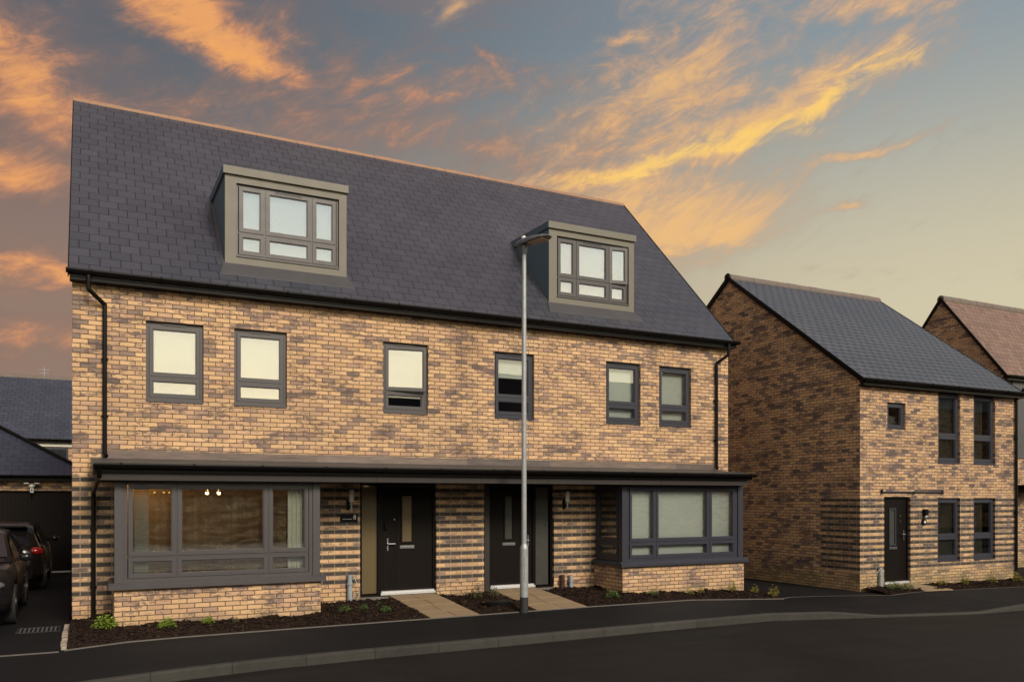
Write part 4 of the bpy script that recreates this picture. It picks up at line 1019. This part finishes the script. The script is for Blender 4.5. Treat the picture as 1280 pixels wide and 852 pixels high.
PL=[('lime',.20,-1.18,1.15,'bright lime green shrub beside the left corner of the left bay wall'),
 ('lime',1.02,-1.42,.85,'small lime green shrub left of centre below the left bay window'),
 ('lime',1.62,-1.22,.62,'low pale lime shrub hugging the left bay wall below its middle window'),
 ('green',3.86,-.88,.75,'round green shrub in the bed just right of the left bay'),
 ('green',4.12,-1.12,.5,'tiny green plant in the middle of the bed before the first door'),
 ('green',4.42,-1.36,.6,'flat green plant near the pavement left of the first path'),
 ('green',4.55,-.62,.42,'faint green sprig near the doorstep left of the first path'),
 ('grey',6.35,-.75,.9,'straggly grey green plant just right of the first path'),
 ('grey',6.86,-.45,.9,'thin sprig in the mulch beneath the dark porch post'),
 ('green',9.00,-1.30,.85,'leafy green shrub in front of the side of the right bay'),
 ('green',9.95,-1.30,.75,'green shrub under the left pane of the right bay'),
 ('yellow',10.90,-1.28,.62,'thin yellowish plant left of middle under the right bay'),
 ('yellow',11.15,-1.30,.55,'tiny yellowish plant right of middle under the right bay'),
 ('yellow',11.95,-1.32,.85,'yellow green shrub near the right end of the right bay'),
 ('grey',2.0,-1.40,.45,'dry grey sprig under the right part of the left bay'),
 ('yellow',12.62,-1.28,.7,'yellow flecked plant at the right corner of the right bay'),
 ('yellow',12.72,-1.72,.95,'yellow plant at the far right tip of the long mulch bed')]
for k,x,y,s,lab in PL:
    o=bpy.data.objects.new('shrub',PM[k]); o.location=(x,y,hb(x,y)-.01); o.scale=(s,s,s); o.rotation_euler=(0,0,random.uniform(0,6)); COL.objects.link(o); tag(o,lab,'shrub',G1)
for k,x,y,s,lab in [('green',17.20,-1.10,1.1,'dark green shrub left of the path by the smaller house door'),('green',17.45,-1.25,1.0,'dark green shrub close to the left edge of the smaller house path'),
 ('yellow',19.05,-1.0,.9,'yellowish plant below the wall light of the smaller house'),('yellow',19.9,-1.05,.9,'yellowish plant under the left lower window of the smaller house'),('yellow',20.9,-1.1,1.0,'yellowish plant under the right lower window of the smaller house'),('yellow',22.0,-1.1,1.0,'yellow green plant by the drainpipe of the smaller house')]:
    o=bpy.data.objects.new('shrub',PM[k]); o.location=(x,y,g0(x)+.04); o.scale=(s,s,s); o.rotation_euler=(0,0,random.uniform(0,6)); COL.objects.link(o); tag(o,lab,'shrub',G1)

# ------------------------------------------------------------------ world: sunset sky
world=bpy.data.worlds.new('World'); scene.world=world; world.use_nodes=True
g=G(world.node_tree); bg=world.node_tree.nodes['Background']
CAMYAW=26.899; F_,U_,V_=1040.,640.,622.
def ae(u,v):
    return (R(CAMYAW)+math.atan((u-U_)/F_), math.atan((V_-v)/math.hypot(u-U_,F_)))
dirv=g.node('ShaderNodeTexCoord').outputs['Generated']
D=g.sep(dirv)
az=g.m('ARCTAN2',D[0],D[1]); el=g.m('ARCSINE',D[2])
sky=g.node('ShaderNodeTexSky',sky_type='NISHITA'); sky.sun_disc=False
SUN_EL,SUN_AZ=R(33),R(170)     # azimuth clockwise from +Y : behind the camera, to its right
sky.sun_elevation=R(8); sky.sun_rotation=SUN_AZ; sky.air_density=1.2; sky.dust_density=2.0
te=g.step(el,.19,.54); ta=g.step(az,-.05,1.0)
top=g.mix(ta,lin(84,97,109),lin(136,152,163)); low=g.mix(ta,lin(148,122,108),lin(214,203,172))
base=g.mix(te,low,top)
ta2=g.step(az,.35,.62)
# zenith
base=g.mix(g.step(el,.55,1.1),base,lin(98,106,126))
nish=g.mix(1,sky.outputs[0],(.06,.06,.06),'MULTIPLY')
base=g.mix(.06,base,nish)
# cloud noise, stretched along wind streaks
ca,sa=math.cos(R(20)),math.sin(R(20))
p=g.add(g.mul(az,ca),g.mul(el,sa)); q=g.sub(g.mul(el,ca),g.mul(az,sa))
wv=g.xyz(g.mul(p,1.0),g.mul(q,2.6),0.0)
warp=g.noise(wv,2.2,3,.5)
wv2=g.xyz(g.add(g.mul(p,1.0),g.mul(warp,.35)),g.add(g.mul(q,2.9),g.mul(warp,.45)),.4)
n1=g.noise(wv2,4.5,6,.62,.5)
n2=g.noise(g.xyz(g.add(g.mul(az,.9),g.mul(warp,.3)),g.add(g.mul(el,1.5),g.mul(warp,.3)),2.0),5.5,6,.58,.3)
n3=g.noise(g.xyz(g.add(p,g.mul(warp,.3)),g.add(g.mul(q,2.6),g.mul(warp,.25)),5.0),19,8,.7,.4)
wz=g.mul(g.sub(g.noise(g.xyz(g.mul(az,1.0),g.mul(el,1.6),9.0),7,4,.62),.5),.09)
we=g.mul(g.sub(g.noise(g.xyz(g.mul(az,1.0),g.mul(el,1.6),19.0),7,4,.62),.5),.07)
azw=g.add(az,wz); elw=g.add(el,we)
wvec=g.xyz(azw,elw,0.0)
def blob(u,v,L,W,ang,amp,k=1.4):
    L*=k; W*=k
    a,e=ae(u,v); c,s_=math.cos(R(ang)),math.sin(R(ang)); h=.25
    p0=ae(u-h*L*c,v+h*L*s_); p1=ae(u+h*L*c,v-h*L*s_); q0=ae(u+h*W*s_,v+h*W*c); q1=ae(u-h*W*s_,v-h*W*c)
    Lr=math.hypot(p1[0]-p0[0],p1[1]-p0[1])/(2*h); Wr=math.hypot(q1[0]-q0[0],q1[1]-q0[1])/(2*h)
    an=math.atan2(p1[1]-p0[1],p1[0]-p0[0])
    mp=g.node('ShaderNodeMapping',vector_type='TEXTURE'); g.put(mp.inputs[0],wvec)
    mp.inputs[1].default_value=(a,e,0); mp.inputs[2].default_value=(0,0,an); mp.inputs[3].default_value=(Lr,Wr,1)
    d=g.node('ShaderNodeVectorMath',operation='DOT_PRODUCT'); g.l.new(mp.outputs[0],d.inputs[0]); g.l.new(mp.outputs[0],d.inputs[1])
    return g.mul(g.m('POWER',.3679,d.outputs['Value']),amp)
def mx(*b):
    r=b[0]
    for x in b[1:]: r=g.m('MAXIMUM',r,x)
    return r
# soft left clouds
ML=mx(blob(85,135,160,40,-22,1.05),blob(262,38,115,34,-24,1.4),blob(10,75,90,45,-20,1.1),blob(25,225,120,30,-4,.95),blob(30,345,120,24,2,1.0),blob(310,150,190,55,-14,.62),blob(540,105,140,34,2,.8),blob(608,80,40,7,-42,.85),blob(20,430,190,24,2,.85),blob(600,170,220,50,-8,.62))
dl=g.step(g.add(ML,g.mul(g.sub(g.add(g.mul(n2,.5),g.mul(n3,.5)),.5),3.2)),.12,1.38)
MR=mx(blob(1085,85,90,28,24,1.0),blob(840,135,170,90,26,1.02),blob(960,140,190,38,26,1.2),blob(810,212,190,24,12,1.25),blob(850,285,125,46,20,1.6),blob(790,250,80,40,20,1.3),blob(1085,6,100,24,8,1.25),blob(1065,193,80,8,17,1.2),blob(1055,258,30,5,4,.95),blob(800,40,45,8,2,.95),blob(920,30,140,36,-10,.75),blob(565,10,30,12,20,.85))
dr_=g.step(g.add(MR,g.mul(g.sub(g.add(g.mul(n1,.4),g.mul(n3,.6)),.5),3.0)),.18,1.5)
# hot core of the streak
MH=mx(blob(1085,85,70,13,24,1.0),blob(1010,130,110,10,27,1.15),blob(950,165,110,13,22,1.1),blob(850,203,160,8,13,1.3),blob(770,218,80,9,6,1.15),blob(295,68,55,18,-24,.75))
hot=g.step(g.add(MH,g.mul(g.sub(n3,.5),2.4)),.42,1.45)
colL=g.ramp(dl,[(0,lin(138,110,98)),(.4,lin(172,128,104)),(.72,lin(212,146,104)),(1,lin(240,168,104))])
colR=g.ramp(dr_,[(0,lin(165,148,132)),(.4,lin(192,158,130)),(.75,lin(226,176,126)),(1,lin(242,190,124))])
# faint mauve veil over the left half
veil=g.mul(g.mul(g.sub(1,g.step(az,.35,.80)),g.step(n2,.35,.72)),.45)
c=g.mix(veil,base,lin(140,112,104))
c=g.mix(g.mul(dl,.92),c,colL)
c=g.mix(g.mul(dr_,.85),c,colR)
c=g.mix(g.mul(hot,g.m('MAXIMUM',dr_,g.mul(dl,.8))),c,g.mix(ta2,lin(252,178,96),lin(253,208,116)))
# the bright afterglow low in the sky behind the camera, where the sun has gone down
sdx,sdy=math.sin(SUN_AZ),math.cos(SUN_AZ)
hl=g.m('SQRT',g.add(g.mul(D[0],D[0]),g.mul(D[1],D[1])))
cs=g.m('DIVIDE',g.add(g.mul(D[0],sdx),g.mul(D[1],sdy)),g.m('MAXIMUM',hl,.001))
azf=g.step(cs,-.1,.8)
elf=g.m('EXPONENT',g.mul(g.m('POWER',g.m('DIVIDE',g.m('MAXIMUM',g.sub(el,.12),0.0),.42),2.0),-1.0))
glow=g.mul(azf,elf)
gl=g.mix(1,g.mix(g.step(el,.10,.36),lin(255,238,196),lin(214,222,220)),(2.35,2.35,2.35),'MULTIPLY')
gc=g.mix(g.mul(g.step(n2,.45,.7),.5),gl,(1.85,1.6,1.3))
c=g.mix(glow,c,gc)
# pink lit high cloud overhead, beyond the top of the view
ov=g.mul(g.step(g.add(el,g.mul(g.sub(n2,.5),.5)),.75,1.0),g.sub(1,g.step(el,1.12,1.35)))
c=g.mix(g.mul(ov,.38),c,lin(205,140,110))
# below the horizon
c=g.mix(g.step(el,-.02,-.06),c,(.03,.025,.02))
c=g.mix(1,c,(10,10,10),'MULTIPLY')
g.put(bg.inputs['Color'],c); bg.inputs['Strength'].default_value=.1

sun=bpy.data.lights.new('sun','SUN'); sun.energy=2.9; sun.angle=R(18); sun.color=(1,.87,.71)
so=bpy.data.objects.new('sun',sun); COL.objects.link(so)
sd=Vector((math.sin(SUN_AZ)*math.cos(SUN_EL),math.cos(SUN_AZ)*math.cos(SUN_EL),math.sin(SUN_EL)))
so.rotation_euler=sd.to_track_quat('Z','Y').to_euler(); so.location=(10,-20,20)

# ------------------------------------------------------------------ camera and view
cam=bpy.data.cameras.new('camera'); co=bpy.data.objects.new('camera',cam); COL.objects.link(co); scene.camera=co
co.location=(0,-14.74,2.0); co.rotation_euler=(R(90),0,R(-CAMYAW))
cam.sensor_width=36; cam.lens=F_/1280*36; cam.shift_y=(V_-426)/1280; cam.clip_end=2000; cam.clip_start=.05
vs_=scene.view_settings; vs_.view_transform='Standard'; vs_.look='None'; vs_.exposure=0; vs_.gamma=1; vs_.use_curve_mapping=False
world.cycles.sampling_method='MANUAL'; world.cycles.sample_map_resolution=256
scene.cycles.max_bounces=6; scene.cycles.transparent_max_bounces=12
